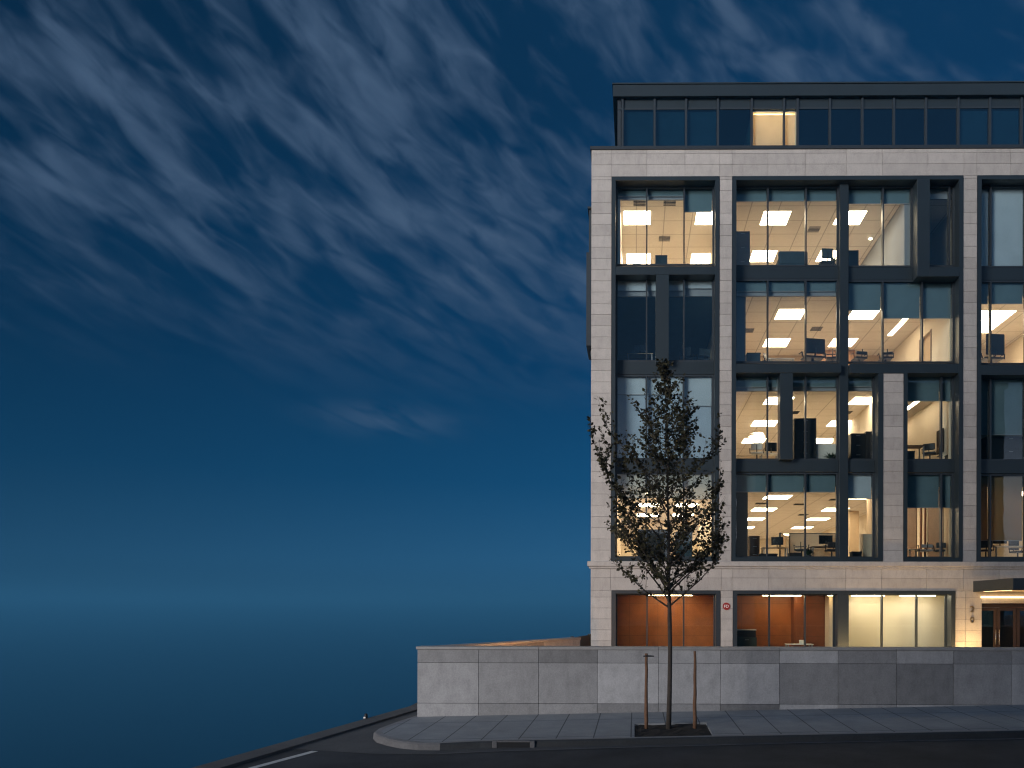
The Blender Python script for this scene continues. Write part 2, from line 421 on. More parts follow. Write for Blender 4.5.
window(xp1+.15, Bx1, zC+.17, Z(473.2, 930), [G(940.7)], [(Z(507, 925), bl), (Z(507, 950), bl)])
mD = [G(989.6), G(1024.5), G(1056)]
window(D0_, D1_, Z(268.2, 1000), zO-.165, mD, [(Z(266, 1000), pb)]*4)
window(D0_, D1_, Z(365, 1000), Z(281.2, 1000), mD, [(Z(302.5, 1000), bl)]*4)
window(D0_, D1_, Z(461, 1000), Z(375.2, 1000), mD, [(Z(434, 1000), bl)]*4)
window(D0_, D1_, zC+.17, Z(474.2, 1000), mD, [(Z(540, 1000), sb)]*4)
mE = [G(1135), G(1171)]
for z0, z1, zz in ((Z(268.2, 1000), zO-.165, Z(230, 1000)), (Z(365, 1000), Z(281.2, 1000), Z(300, 1000)), (Z(461, 1000), Z(375.2, 1000), Z(420, 1000)), (zC+.17, Z(474.2, 1000), Z(500, 1000))):
    window(E0, E1, z0, z1, mE, [(zz, bl)]*3)
# ground floor shopfront windows
def gsurround(x0, x1):
    q = MB(); q.box(x0+.004, x0+.17, -.03, .56, zFl, zH-.004); q.box(x1-.17, x1-.004, -.03, .56, zFl, zH-.004); q.box(x0+.17, x1-.17, -.03, .56, zH-.13, zH-.004)
    part(q, 'window_surround', 'dark_metal')
gsurround(xG0, xG1); gsurround(xG2, xG3)
g = lambda px: gx(px, YG, 620)
window(xG0+.17, xG1-.17, zFl, zH-.13, [g(647), g(683.6)], fw=.05)
xr0, xr1 = gx(837.5, 0, 620), gx(848.8, 0, 620)
post(xr0, xr1, zFl, zH-.132, -.01, .56, 'dark_metal')
window(xG2+.17, xr0-.002, zFl, zH-.13, [g(769), g(804.7)], fw=.05)
window(xr1+.002, xG3-.17, zFl, zH-.13, [g(881.4), g(916)], fw=.05)

# ---- entrance: doors, canopy
ent = MB(); ent.box(xD0+.004, xD1-.004, .40, .52, zD-.16, zD-.004)
ed = part(ent, 'door_frame', 'brown_metal')
xs_d = [xD0+.01 + (xD1-xD0-.02)*k/4 for k in range(5)]
for k in range(4):
    a, b_ = xs_d[k], xs_d[k+1]; d = MB(); w = .13
    d.box(a+.01, a+w, .42, .5, zFl+.02, zD-.17); d.box(b_-w, b_-.01, .42, .5, zFl+.02, zD-.17)
    d.box(a+w, b_-w, .42, .5, zFl+.02, zFl+.3); d.box(a+w, b_-w, .42, .5, zD-.29, zD-.17)
    door = part(d, 'door', 'brown_metal')
    MB().box(a+w, b_-w, .45, .47, zFl+.3, zD-.29).build('pane', 'dark_glass', door)
    hx = b_-.07 if k % 2 == 0 else a+.07
    MB().tube([(hx, .36, zFl+.75), (hx, .36, zFl+1.35)], .018).tube([(hx, .36, zFl+.85), (hx, .43, zFl+.85)], .012).tube([(hx, .36, zFl+1.25), (hx, .43, zFl+1.25)], .012).build('handle', 'steel', door)
cx0 = gx(971.5, 0, 587); czt, czb = gz(581.3, 972), gz(592, 972)
cp = MB(); cp.use('dark_metal').box(cx0, cx0+6.5, -3.35, -.14, czb+.06, czt, bev=.01); cp.box(cx0, cx0+.06, -3.35, -.14, czb, czb+.058); cp.box(cx0+6.44, cx0+6.5, -3.35, -.14, czb, czb+.058); cp.box(cx0+.062, cx0+6.438, -3.35, -3.29, czb, czb+.058)
can = part(cp, 'canopy', None)
MB().box(cx0+.062, cx0+6.438, -3.288, -.14, czb+.02, czb+.056).build('soffit', 'desk_wood', can)
MB().box(cx0+.9, cx0+5.6, -3.0, -2.88, czb-.004, czb+.018).build('strip_light', 'canopy_light', can); MB().box(cx0+.25, cx0+.33, -2.6, -.5, czb+.004, czb+.018).build('strip_light', 'canopy_light', can)  # second strip, along the side, is an added light to warm the stone pier
lz = gz(597.2, 1000, -.03)
MB().box(gx(980.6, 0, 596), xD1-.3, -.09, -.004, lz-.028, lz+.028, bev=.01).build('strip_light', 'canopy_light', B)
# ---- interiors -----------------------------------------------------------
zf = {1: zC+.06, 2: Z(461)-.02, 3: Z(364)-.02, 4: Z(268)-.02}
zc = {1: 7.62, 2: 11.55, 3: 15.45, 4: 19.42}
slab = MB(); ceil = MB(); bulk = MB()
x_in0, x_in1 = xL+.3, xi-.3
for k in (1, 2, 3, 4):
    slab.box(x_in0, x_in1, .64, 25.7, zf[k]-.25, zf[k])
    ceil.box(x_in0, x_in1, .76, 25.7, zc[k], zc[k]+.06)
    top = (zf[k+1]-.26) if k < 4 else 20.34
    bulk.box(x_in0, x_in1, .66, .75, zc[k]-.03, top)
slab.box(x_in0, x_in1, .6, 25.7, .1, .38)
ceil.box(x_in0, x_in1, .6, 25.7, 3.16, 3.22)
part(slab, 'floor', 'carpet'); part(ceil, 'ceiling', 'ceiling'); part(bulk, 'bulkhead', 'grey_wall')
def iwall(x0, x1, y0, y1, k, m_='cream', z0=None, z1=None):
    z0 = zf[k]+.002 if z0 is None else z0; z1 = zc[k]-.002 if z1 is None else z1
    part(MB().box(x0, x1, y0, y1, z0, z1), 'interior_wall', m_)
xP = (xb + xc)/2
for k in (1, 2, 3, 4):
    iwall(xP-.08, xP+.08, .64, 25.6, k)
    iwall((xd+xe)/2-.08, (xd+xe)/2+.08, .76, 25.6, k)
    iwall(x_in0, xP-.09, 8.0 if k in (2, 3) else 13.0, 8.1 if k in (2, 3) else 13.1, k, 'navy_reflection' if k in (2, 3) else 'cream')
    iwall((xf+xg)/2-.08, (xf+xg)/2+.08, .76, 25.6, k)
    iwall((xd+xe)/2+.09, x_in1, 9.0, 9.1, k)
xPd = (xd+xe)/2
part(MB().box(x_in0, xP-.09, .77, 7.99, zc[3]-.05, zc[3]-.012), 'ceiling', 'navy_reflection'); part(MB().box(x_in0, xP-.09, .77, 7.99, zf[3]+.004, zf[3]+.02), 'floor', 'navy_reflection')  # slabs added to put that reflected blue on the room's ceiling and floor
iwall(-.78, -.64, .64, 12.9, 4, 'white_paint'); iwall(-.95, -.8, .64, 12.9, 1)
iwall(11.0, 11.28, .64, 25, 4, 'grey_wall')                                    # beside the narrow top window
iwall(11.29, xPd-.09, 6, 6.1, 4, 'grey_wall')
iwall(3.8, 4.53, .76, 3.0, 3, 'grey_wall')                                     # dark return beside the left light, third floor
iwall(3.72, 12.85, 8.1, 8.2, 3, 'tan'); iwall(8.9, 10.9, 7.3, 7.4, 3, 'brown_wall')
iwall(12.86, 13.0, .64, 2.6, 3); iwall(12.86, 13.0, 3.9, 8.1, 3); iwall(12.86, 13.0, 2.6, 3.9, 3, 'cream', zf[3]+2.2)
iwall(12.84, 12.87, 2.55, 2.65, 3, 'brown', None, zf[3]+2.2); iwall(12.84, 12.87, 3.85, 3.95, 3, 'brown', None, zf[3]+2.2)
iwall(13.01, 13.05, 2.0, 4.6, 3, 'tan')
xS = (xp0+xp1)/2
iwall(xS-.08, xS+.08, .64, 9, 2); iwall(12.86, 13.0, .64, 9, 2); iwall(xS+.1, 12.85, 8.6, 8.7, 2, 'tan')
iwall(3.72, xS-.1, 14.0, 14.1, 2, 'cream')
iwall(xS-.08, xS+.08, .64, 3.2, 1, 'tan')
iwall(12.86, 13.0, .64, 1.2, 1, 'tan'); iwall(12.86, 13.0, 1.25, 2.9, 1, 'brown'); iwall(12.86, 13.0, 4.3, 6.0, 1, 'brown'); iwall(12.86, 13.0, 3.0, 4.2, 1, 'cream', None, None)
iwall(12.78, 12.85, 3.1, 3.18, 1, 'red_wood'); iwall(12.78, 12.85, 3.6, 3.68, 1, 'red_wood')
iwall(12.3, 12.42, 8.0, 25, 1, 'cream'); iwall(3.72, 12.3, 24.6, 24.7, 1, 'cream'); iwall(11.0, 11.5, 8.6, 8.7, 1, 'tan')
# the grey return beside the left light of the first and second floors
iwall(3.8, 4.62, .66, 1.1, 1, 'charcoal')
# ceiling lights: lay-in panels on the office grid
def panel(x, y, k, w=1.14, d=1.14, on=True, parent=None):
    q = MB(); z = zc[k]
    q.box(x-w/2-.03, x+w/2+.03, y-d/2-.03, y+d/2+.03, z-.012, z-.002)
    o = part(q, 'ceiling_light', 'white_paint')
    MB().box(x-w/2, x+w/2, y-d/2, y+d/2, z-.020, z-.0125).build('diffuser', 'panel_light', o)
def grid(xs_, ys_, k, skew=.02):
    for y in ys_:
        for x in xs_: panel(x + skew*(y-2), y, k)
grid((.05, 3.15), (2.15, 6.05, 10.5), 4)
grid((6.0, 9.2), (2.2, 5.75, 10.), 4)
grid((6.72, 9.92), (2.65, 6.2), 3)
grid((6.15, 9.85), (2.2, 6.2, 10.), 2)
grid((6.35, 9.95), (3.7, 8.0, 12.2, 16.7, 21.3), 1, .028)
grid((.5, 2.4,), (2.6, 6.4, 10.4), 1)
panel(11.95, 4.2, 3, .22, 2.1); panel(12.15, 2.6, 2, .2, 2.2); panel(12.1, 5.2, 2, .2, 1.6)
panel(11.75, 6.0, 1, .25, 2.0); panel(11.6, 2.4, 1, .25, 1.5); panel(15.3, 3.6, 3, 2.2, 2.6); panel(15.0, 4.2, 1, 1.1, .5); panel(16.6, 2.6, 1)
panel(19.0, 3.0, 3); panel(19.0, 3.0, 4); panel(19.2, 3.2, 1)
def downlight(x, y, k):
    q = MB().use('white_paint'); q.tube([(x, y, zc[k]-.03), (x, y, zc[k]-.002)], .10, 12)
    o = part(q, 'downlight'); MB().tube([(x, y, zc[k]-.05), (x, y, zc[k]-.031)], .075, 12).build('diffuser', 'spot_light', o)
downlight(11.0-.35, 4.0, 4); downlight(9.4, 7.6, 4); downlight(8.9, 6.9, 3)
for i in range(4): downlight(15.4, 4.0+2.2*i, 1)
def vent(x, y, k, w=.55):
    q = MB(); z = zc[k]
    for i in range(5): q.box(x-w/2+.02, x+w/2-.02, y-w/2+.03+i*w/5, y-w/2+.06+i*w/5, z-.02, z-.003)
    part(q, 'air_vent', 'charcoal')
for x, y, k in ((.15, .95, 4), (1.4, .92, 4), (1.3, 4.0, 4), (4.9, 4.3, 4), (7.9, 3.2, 4), (5.2, 4.6, 3), (8.3, 4.4, 3), (7.2, 4.2, 2), (9.6, 4.2, 2), (7.9, 6.1, 1), (6.0, 5.8, 1), (9.0, 10.2, 1), (9.2, 4.5, 1), (12.1, 4., 2)): vent(x, y, k)
# ground floor rooms
def gwall(x0, x1, y0, y1, m_, z0=.39, z1=3.15): part(MB().box(x0, x1, y0, y1, z0, z1), 'interior_wall', m_)
gwall(-1.2, xP-.1, 2.3, 2.4, 'wood_wall'); gwall(-1.55, -1.21, .8, 2.4, 'tan'); gwall(xP-.08, xP+.08, .64, 6, 'dark_wood')
gwall(xP+.09, 6.9, 2.7, 2.8, 'wood_wall'); gwall(6.9, 8.12, 2.0, 2.1, 'dark_wood'); gwall(6.82, 6.898, 2.02, 2.8, 'dark_wood'); gwall(8.13, 8.34, 1.35, 2.1, 'peach'); gwall(8.35, 8.45, .64, 4, 'cream')
gwall(8.46, xD0-.05, 1.75, 1.85, 'cream'); gwall(xD0-.05, xD0-.004, .56, 8, 'dark_wood'); gwall(xD0, xD1, 5.2, 5.3, 'grey_wall', 1.75, 3.15); gwall(xD0, xD1, 5.18, 5.3, 'red_wood', .39, 1.745); part(MB().box(xD0+1.2, xD0+2.2, 3.2, 3.6, 3.12, 3.15), 'ceiling_light', 'panel_light'); gwall(xD1+.004, xD1+.05, .56, 8, 'dark_wood')  # lobby light added, and upper grey wall imitates reflection in the door glass
def strip(x0, x1, y0, y1, z, m_='strip_light'): part(MB().box(x0, x1, y0, y1, z, z+.03), 'strip_light', m_)
strip(.5, 2.4, 1.35, 1.5, 3.12); strip(5.4, 7.0, 1.5, 1.65, 3.12); strip(8.0, 8.34, .95, 1.05, 3.12); strip(9.0, 10.3, .9, 1.1, 3.12, 'pale_strip'); strip(11., 12.4, .9, 1.1, 3.12, 'pale_strip')  # the short third strip is added only to brighten the wall end beside it
# ---- rooftop storey
yp = 3.0
def px_(p, Y=yp, py=125): return gx(p, Y, py)
pxl, pxr = px_(617.5), px_(1200)
zp0, zp1 = 20.62, gz(109.8, 700, yp); zp2 = gz(96.5, 700, yp)
ph = MB(); ph.box(pxl, pxl+.15, yp, 14, zp0, zp2); ph.box(pxr-.15, pxr, yp, 14, zp0, zp2); ph.box(pxl, pxr, 13.85, 14, zp0, zp2)
ph.box(pxl+.16, pxr-.16, 6.2, 6.3, zp0, zp1)
pen = part(ph, 'penthouse', 'dark_metal')
rf = MB(); yf = yp-.22
zr0, zr1 = gz(96, 700, yf), gz(84.3, 700, yf)
rf.box(gx(613, yf, 90), gx(1215, yf, 90), yf, 15, zr0, zr1, bev=.012); rf.box(gx(612.3, yf, 90), gx(1216, yf, 90), yf-.04, 15.1, zr1+.002, zr1+.06)
rf.build('roof', 'metal', pen)
ml = [px_(p) for p in (622.5, 654.5, 686, 717.8, 751.5, 783.8, 797.3, 829.6, 862, 893.5, 925.5, 957.8, 989.5, 1021, 1053, 1085, 1117, 1149, 1181)]
pf = MB()
for i, x in enumerate(ml): pf.box(x-.045, x+.045, yp-.08, yp+.06, zp0, zp2)
pf.box(pxl, pxr, yp-.03, yp+.05, zp1, zp1+.08); pf.box(pxl, pxr, yp-.05, yp+.06, zp0, gz(145.5, 700, yp)-.5)
pf.build('mullion_frame', 'dark_metal', pen)
sp = MB()
for a, b_ in zip(ml[:-1], ml[1:]): sp.box(a+.05, b_-.05, yp, yp+.03, zp1+.085, zp2-.01)
sp.build('metal_panel', 'metal', pen)
for i, (a, b_) in enumerate(zip(ml[:-1], ml[1:])):
    MB().box(a+.046, b_-.046, yp-.01, yp+.012, zp0+.1, zp1-.002).build('pane', 'glass' if i in (4, 5) else 'dark_glass', pen)
# the lit room behind two of its panes
rm = MB(); xr_0, xr_1 = ml[4]+.02, ml[6]-.02
rm.box(xr_0, xr_0+.06, yp+.08, 6.1, zp0, zp1); rm.box(xr_1-.06, xr_1, yp+.08, 6.1, zp0, zp1); rm.box(xr_0, xr_1, 5.0, 5.06, zp0, zp1); rm.box(xr_0, xr_1, yp+.08, 6.1, zp1-.06, zp1)
rm.build('interior_wall', 'cream', pen)
MB().box(xr_0+.15, xr_1-.15, 3.3, 4.8, zp1-.12, zp1-.07).build('ceiling_light', 'strip_light', pen)
q = MB(); q.box(ml[4]+.03, ml[5]-.01, yp+.1, yp+.104, zp0, gz(113.5, 770, yp)); q.box(ml[5]+.01, ml[6]-.03, yp+.1, yp+.104, zp0, gz(113.5, 770, yp))
q.build('blind', 'warm_blind', pen)
for i in (0, 1, 2, 11, 12, 13):
    MB().box(ml[i]+.06, ml[i+1]-.06, yp+.12, yp+.124, zp0, zp1-.01).build('blind', 'pale_blind', pen)
# ------------------------------------------------------------------ signs on the stone
def text_mesh(body, size, ext):
    cu = bpy.data.curves.new('lettering', 'FONT'); cu.body = body; cu.size = size; cu.extrude = ext; cu.align_x = 'CENTER'; cu.align_y = 'CENTER'; cu.resolution_u = 3
    o = bpy.data.objects.new('lettering', cu); COL.objects.link(o)
    me = bpy.data.meshes.new_from_object(o.evaluated_get(bpy.context.evaluated_depsgraph_get()))
    bpy.data.objects.remove(o); return me
def letters(body, size, ext, loc, mname, parent, name='lettering'):
    me = text_mesh(body, size, ext); me.materials.clear(); me.materials.append(M[mname])
    o = bpy.data.objects.new(name, me); COL.objects.link(o); o.location = loc; o.rotation_euler = (R(90), 0, 0); o.parent = parent; return o
p = at(726.3, 606.3, 0)
s1 = thing('round_sign', 'small round red sign with white letters on the stone pier between the orange windows', 'sign', (p.x, -.002, p.z))
MB().tube([(0, -.03, 0), (0, 0, 0)], .15, 24).build('disc', 'sign_red', s1)
letters('FD', .17, .004, (0, -.036, -.005), 'sign_white', s1)
p1 = at(972, 609.5, 0)
s2 = thing('house_number', 'raised round house numerals on the warmly lit stone left of the entrance doors', 'house number', (p1.x, -.002, p1.z))
letters('2', .36, .02, (0, -.022, 0), 'brass', s2, 'numeral'); letters('0', .36, .02, (0, -.022, -.43), 'brass', s2, 'numeral')

# ------------------------------------------------------------------ ground, street, water
brow_pts = [(-60., -80.), (-9.0, -24.)]
pa, pb_ = ground(203, 768, zr), ground(417, 706.3, zr)
sl = (pb_.x - pa.x)/(pb_.y - pa.y)
def brow(y):
    yc = min(y, -9.0); x = pa.x + (yc - pa.y)*sl
    return x if y < -9 else x - .02*(y+9)
def zland(x, y):
    d = brow(y) - x
    z = zr(x, y) - .06
    if d > 0: z = zr(brow(y), y) - .06 - (.5*d if d < 120 else 60 + .1*(d-120))
    if y > 28: z -= .35*(y-28) if y < 228 else 70
    if x > 40: z -= .0232*(x-40)
    return max(z, -75)
ds = [-600, -250, -120, -70, -50, -38, -30, -24, -18, -14, -10, -7, -5, -3, -1.5, -.6, 0, .6, 1.5, 4, 10, 25, 60, 120, 250, 600]
ysr = [-400, -200, -100, -60, -45, -36, -30, -27, -24, -22, -20, -18, -16, -14, -12, -10, -9, -7, -4, 0, 5, 12, 20, 28, 40, 60, 100, 160, 228, 300, 500]
bm = MB(); gv = [[bm.bm.verts.new((brow(y)-d, y, zland(brow(y)-d, y))) for d in ds] for y in ysr]
for i in range(len(ysr)-1):
    for j in range(len(ds)-1): bm.bm.faces.new([gv[i][j], gv[i][j+1], gv[i+1][j+1], gv[i+1][j]])
struct(bm.build('ground', 'ground'))
wt = MB(); wt.sheet([(-25000, -25000), (25000, -25000), (25000, 25000), (-25000, 25000)], lambda x, y: -62.)
struct(wt.build('water', 'water'))
# kerb outline: front run, rounded corner, up the side street
ky = -15.4
corner = [(-2.2, ky), (-3.1, ky-.01)] + [tuple(ground(a, b_)[:2]) for a, b_ in ((440, 743.5), (418, 743.3), (400, 741.5), (387, 738.8), (377, 735.5), (373.6, 731.8), (378, 728.5), (397, 721.5), (415.5, 715.5))]
back = [(-4.9, -9.5), (-3.6, -6.4), (-2.7, -3.5), (-2.5, 0), (-2.5, 26)]
outer = [(44, ky)] + corner + back
def inset(pl, w):
    res = []
    for i, p_ in enumerate(pl):
        a = Vector(pl[max(i-1, 0)]); b_ = Vector(pl[min(i+1, len(pl)-1)]); d = (b_-a).normalized(); n = Vector((d.y, -d.x))
        res.append((p_[0] + n.x*w, p_[1] + n.y*w))
    return res
inner = inset(outer, .16)
pv = MB(); poly = inner + [(44, 26)]
pit = [tuple(ground(634.5, 735.2)[:2]), tuple(ground(712, 733.2)[:2])]
pit = (pit[0][0], pit[1][0], ky+.17, ky+1.75)
# pavement laid as strips so the tree pit stays open
x0, x1, y0, y1 = pit
zpv = lambda x, y: zg(x, y)
i0 = [p_ for p_ in inner if p_[0] < x0]
left_poly = [(x0, ky+.16)] + i0 + [(-1.9, 26), (-1.9, -3.4), (-2.3, -5.9), (-5.15, -11.7), (x0, -11.7)]
def tri(mb, poly_, zf_):
    t_ = bmesh.new(); vs = [t_.verts.new((x, y, zf_(x, y))) for x, y in poly_]; f_ = t_.faces.new(vs)
    bmesh.ops.triangulate(t_, faces=[f_]); mb._merge(t_)
tri(pv, left_poly, zpv); pv.sheet([(x0, y1), (x1, y1), (x1, -11.7), (x0, -11.7)], zpv); pv.sheet([(x1, ky+.16), (44, ky+.16), (44, -11.7), (x1, -11.7)], zpv)
for (a, b_) in (((x0, y0), (x0, y1)), ((x0, y1), (x1, y1)), ((x1, y1), (x1, y0))):
    vs = [pv.bm.verts.new((a[0], a[1], zpv(*a))), pv.bm.verts.new((b_[0], b_[1], zpv(*b_))), pv.bm.verts.new((b_[0], b_[1], zpv(*b_)-.12)), pv.bm.verts.new((a[0], a[1], zpv(*a)-.12))]; pv.bm.faces.new(vs)
struct(pv.build('pavement', 'pavement'))
kb = MB(); a_in = inset(outer, .03)
rows = []
for (o_, r_, i_) in zip(outer, a_in, inner):
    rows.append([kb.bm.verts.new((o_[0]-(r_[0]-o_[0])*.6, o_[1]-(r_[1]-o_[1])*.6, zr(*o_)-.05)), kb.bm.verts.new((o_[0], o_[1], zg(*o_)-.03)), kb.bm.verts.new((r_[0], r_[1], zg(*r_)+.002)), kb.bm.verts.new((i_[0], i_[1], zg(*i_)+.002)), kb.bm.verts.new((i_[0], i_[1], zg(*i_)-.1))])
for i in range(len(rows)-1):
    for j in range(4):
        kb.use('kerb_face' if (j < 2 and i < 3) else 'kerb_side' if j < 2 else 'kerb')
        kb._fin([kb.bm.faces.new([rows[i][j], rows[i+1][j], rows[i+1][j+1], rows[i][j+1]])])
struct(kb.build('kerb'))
ge = [(46, -15.78)] + [tuple(ground(a, b_, zr)[:2]) for a, b_ in ((800, 743.6), (594, 749), (491, 752), (437, 754.5), (370, 754.0), (303, 749.5))]
def bx(y, w): return brow(y) + w
gl = MB(); yq = ge[-1][1]
def tri_up(mb, poly_, h): tri(mb, poly_, lambda x, y: zr(x, y)+h)
tri_up(gl, ge + [(bx(yq, .2), yq+.02), (bx(-9, .2), -9), (bx(5, .2), 5), (-2.3, 5), (-2.3, 0), (-3.3, -6.0), (-5.2, -11.5), (-4., -14.6), (46, -15.2)], .004)
struct(gl.build('gutter', 'old_asphalt'))
lp = MB(); gi = [(p_[0], p_[1]+.085) for p_ in ge[:5]]
for i in range(4): lp.sheet([ge[i], ge[i+1], gi[i+1], gi[i]], lambda x, y: zr(x, y)+.009)
struct(lp.build('gutter', 'kerb_side'))
rd_ = MB(); tri_up(rd_, ge[::-1] + [(46, -34), (bx(-34, .2), -34), (bx(-24, .2), -24), (bx(yq, .2), yq)], 0.)
struct(rd_.build('road', 'asphalt'))
es = MB()
for ya, yb in ((-34, -24), (-24, -16), (-16, -9), (-9, 0), (0, 12)):
    es.prism([(bx(ya, -.05), ya), (bx(ya, .50), ya), (bx(yb, .50), yb), (bx(yb, -.05), yb)], lambda x, y: zr(x, y)-.3, lambda x, y: zr(x, y)+.05)
bmesh.ops.remove_doubles(es.bm, verts=es.bm.verts[:], dist=.001)
struct(es.build('kerb', 'old_asphalt'))
q0, q1 = ground(315, 751.3, zr), ground(255, 767.5, zr); dq = (q1-q0); dq.z = 0; dq.normalize(); nq = Vector((dq.y, -dq.x, 0))
e = q0 + dq*9
ln = MB(); ln.sheet([(v.x, v.y) for v in (q0+nq*.085, q0-nq*.085, e-nq*.085, e+nq*.085)], lambda x, y: zr(x, y)+.006)
struct(ln.build('road_marking', 'road_paint'))
so = MB(); n_ = 12
sv = [[so.bm.verts.new((x0+(x1-x0)*i/n_, y0+(y1-y0)*j/n_, zg(x0+(x1-x0)*i/n_, y0+(y1-y0)*j/n_) - .045 + (random.random()*.05 if 0 < i < n_ and 0 < j < n_ else 0))) for i in range(n_+1)] for j in range(n_+1)]
for i in range(n_):
    for j in range(n_): so.bm.faces.new([sv[i][j], sv[i][j+1], sv[i+1][j+1], sv[i+1][j]])
struct(so.build('soil', 'soil'))
# terrace behind the parapet
tr = MB(); tr.prism([(-4.9, -11.8), (44, -11.8), (44, 26), (-1.95, 26), (-1.95, -.0), (-1.7, -3.4), (-2.1, -6.0)], -.8, .39)
struct(tr.build('terrace', 'pavement'))

# ------------------------------------------------------------------ parapet walls
yw = -12.0
xw0 = gx(417.3, yw, 690); zt = at(700, 647.2, yw).z; zcb = at(700, 650.0, yw).z; zj = at(640, 663.2, yw).z; zpl = at(640, 703.8, yw).z
W = thing('stone_wall', 'long low wall of pale stone panels along the pavement', 'wall', (0, 0, 0))
wj = [gx(p_, yw, 680) for p_ in [478.6, 538.6, 597.4, 658.5, 720.5, 779.5, 838.2, 896.5, 953.6] + [1011.8 + 58.5*k for k in range(22)]]
xw1 = 43.
q = MB(); clad(q, xw0, xw1, zpl, zcb, wj, (zj,), y=yw); q.build('panel_facing', 'wall_stone', W)
q = MB(); clad(q, xw0, xw1, zpl-.75, zpl, wj, (), y=yw-.012, th=.047); q.build('plinth', 'wall_stone', W)
MB().box(xw0+.012, xw1, yw+.036, yw+.4, -.9, zcb-.002).build('core', 'mortar', W)
q = MB(); xs_c = [xw0-.03] + wj[1::2]
for a, b_ in zip(xs_c[:-1], xs_c[1:]): q.box(a+.003, b_-.003, yw-.035, yw+.43, zcb, zt, bev=.008)
q.build('coping', 'coping', W)
pA = Vector((xw0, yw)); pBv = at(571, 637.6, -5.85)
dv = Vector((pBv.x - pA.x, -5.85 - yw)); L = dv.length; ang = math.atan2(dv.y, dv.x)
SW = thing('stone_wall', 'low stone wall at the street corner running back towards the building, inner face warmly lit', 'wall', (pA.x, pA.y, 0), ang)
q = MB(); clad(q, .45, L, .0, zcb-.003, [1.5*k + .4 for k in range(1, 6)], (zj,), y=-.36, th=.036)
for i in range(5): q.box(.1+1.4*i, .1+1.4*i+1.387, -.03, 0.006, -.8, zcb-.003, bev=.004)
q.build('panel_facing', 'wall_stone', SW)
MB().box(.2, L-.02, -.323, -.031, -.8, zcb-.005).build('core', 'mortar', SW)
MB().box(.32, L, -.39, .03, zcb-.002, zt-.003, bev=.008).build('coping', 'coping', SW)
GT = thing('gate', 'solid gate coloured black for shadow, closing the gap between the corner wall and the building', 'gate', (pBv.x+.03, -5.83, 0), math.atan2(2.5, .42))
q = MB(); q.box(0, 2.55, -.025, .025, .42, 1.63)
q.build('gate_leaf', 'black', GT)  # black imitates the shadow over this low mass
q = MB(); q.box(0, .08, -.05, .05, .39, 1.67); q.box(2.47, 2.55, -.05, .05, .39, 1.67); q.build('post', 'black', GT)

# lamps: one in the back of the parapet, three small uplights at the foot of the facade
t_ = thing('wall_lamp', 'small recessed step lamp in the back of the wall near the street corner', 'lamp', (-1.8, yw+.402, .50))
MB().box(-.14, .14, 0, .03, -.07, .07, bev=.008).build('housing', 'steel', t_)
MB().box(-.12, .12, .031, .036, -.045, .045).build('diffuser', 'step_lamp', t_)
for lx, lab in ((8.55, 'ground uplight at the post between the reception and the cream window'), (11.0, 'ground uplight below the cream ground floor window'), (13.35, 'ground uplight at the stone pier beside the entrance doors')):
    t_ = thing('ground_light', lab, 'uplight', (lx, -.8, .392), 0, 'uplights at the foot of the facade')
    MB().tube([(0, 0, 0), (0, 0, .03)], .11, 16).build('housing', 'steel', t_)
    MB().tube([(0, 0, .031), (0, 0, .036)], .085, 16).build('diffuser', 'uplight', t_)

# ------------------------------------------------------------------ street objects
def storm_drain():
    a, b_ = ground(493, 746, zg), ground(527, 745, zg)
    xm = (a.x+b_.x)/2; w = (b_.x-a.x)/2
    t_ = thing('storm_drain', 'dark storm drain opening in the kerb face left of the tree', 'drain', (xm, ky, zr(xm, ky)))
    MB().box(-w, w, -.034, .01, .015, .115).build('opening', 'drain_shade', t_)  # solid dark box: the hollow's shade is put into its colour
    q = MB(); q.box(-w-.1, -w, -.045, .02, .0, .145, bev=.01); q.box(w, w+.1, -.045, .02, .0, .145, bev=.01); q.box(-w, w, -.045, .02, .117, .150, bev=.006); q.build('frame', 'kerb_side', t_)
storm_drain()
pm = ground(366, 720.3, zr)
t_ = thing('marker_post', 'tiny dark marker post with a pale patch on the crest of the street edge', 'post', (pm.x, pm.y, pm.z+.045))
MB().tube([(0, 0, 0), (0, 0, .11), (0, 0, .13)], [.045, .04, .02], 10).build('post', 'black', t_)
MB().box(-.05, .0, -.05, -.03, .01, .05).build('reflector', 'white_paint', t_)

def stake(px, pyb, pyt, lab, tie):
    b_ = ground(px, pyb); D = b_.y - CY; h = (EYE - (pyt-608)/FPX*D) - b_.z
    t_ = thing('tree_stake', lab, 'stake', (b_.x, b_.y, b_.z-.03), 0, 'wooden stakes beside the young tree')
    n = 9; q = MB(); q.tube([(random.uniform(-.006, .006), random.uniform(-.006, .006), h*i/n) for i in range(n+1)], [.041-.010*i/n+random.uniform(-.003, .003) for i in range(n+1)], 10); q.build('pole', 'stake_wood', t_)
    if tie: MB().tube([(-.06, 0, h-.06), (.0, -.055, h-.05), (.07, -.01, h-.055), (.16, .02, h-.06)], [.014, .016, .016, .012], 6).build('tie', 'rubber', t_)
stake(646.3, 728.5, 652, 'rough wooden stake left of the tree trunk with a torn dark tie on top', True)
stake(694.8, 727.3, 649.5, 'rough wooden stake right of the tree trunk, bare at the top', False)

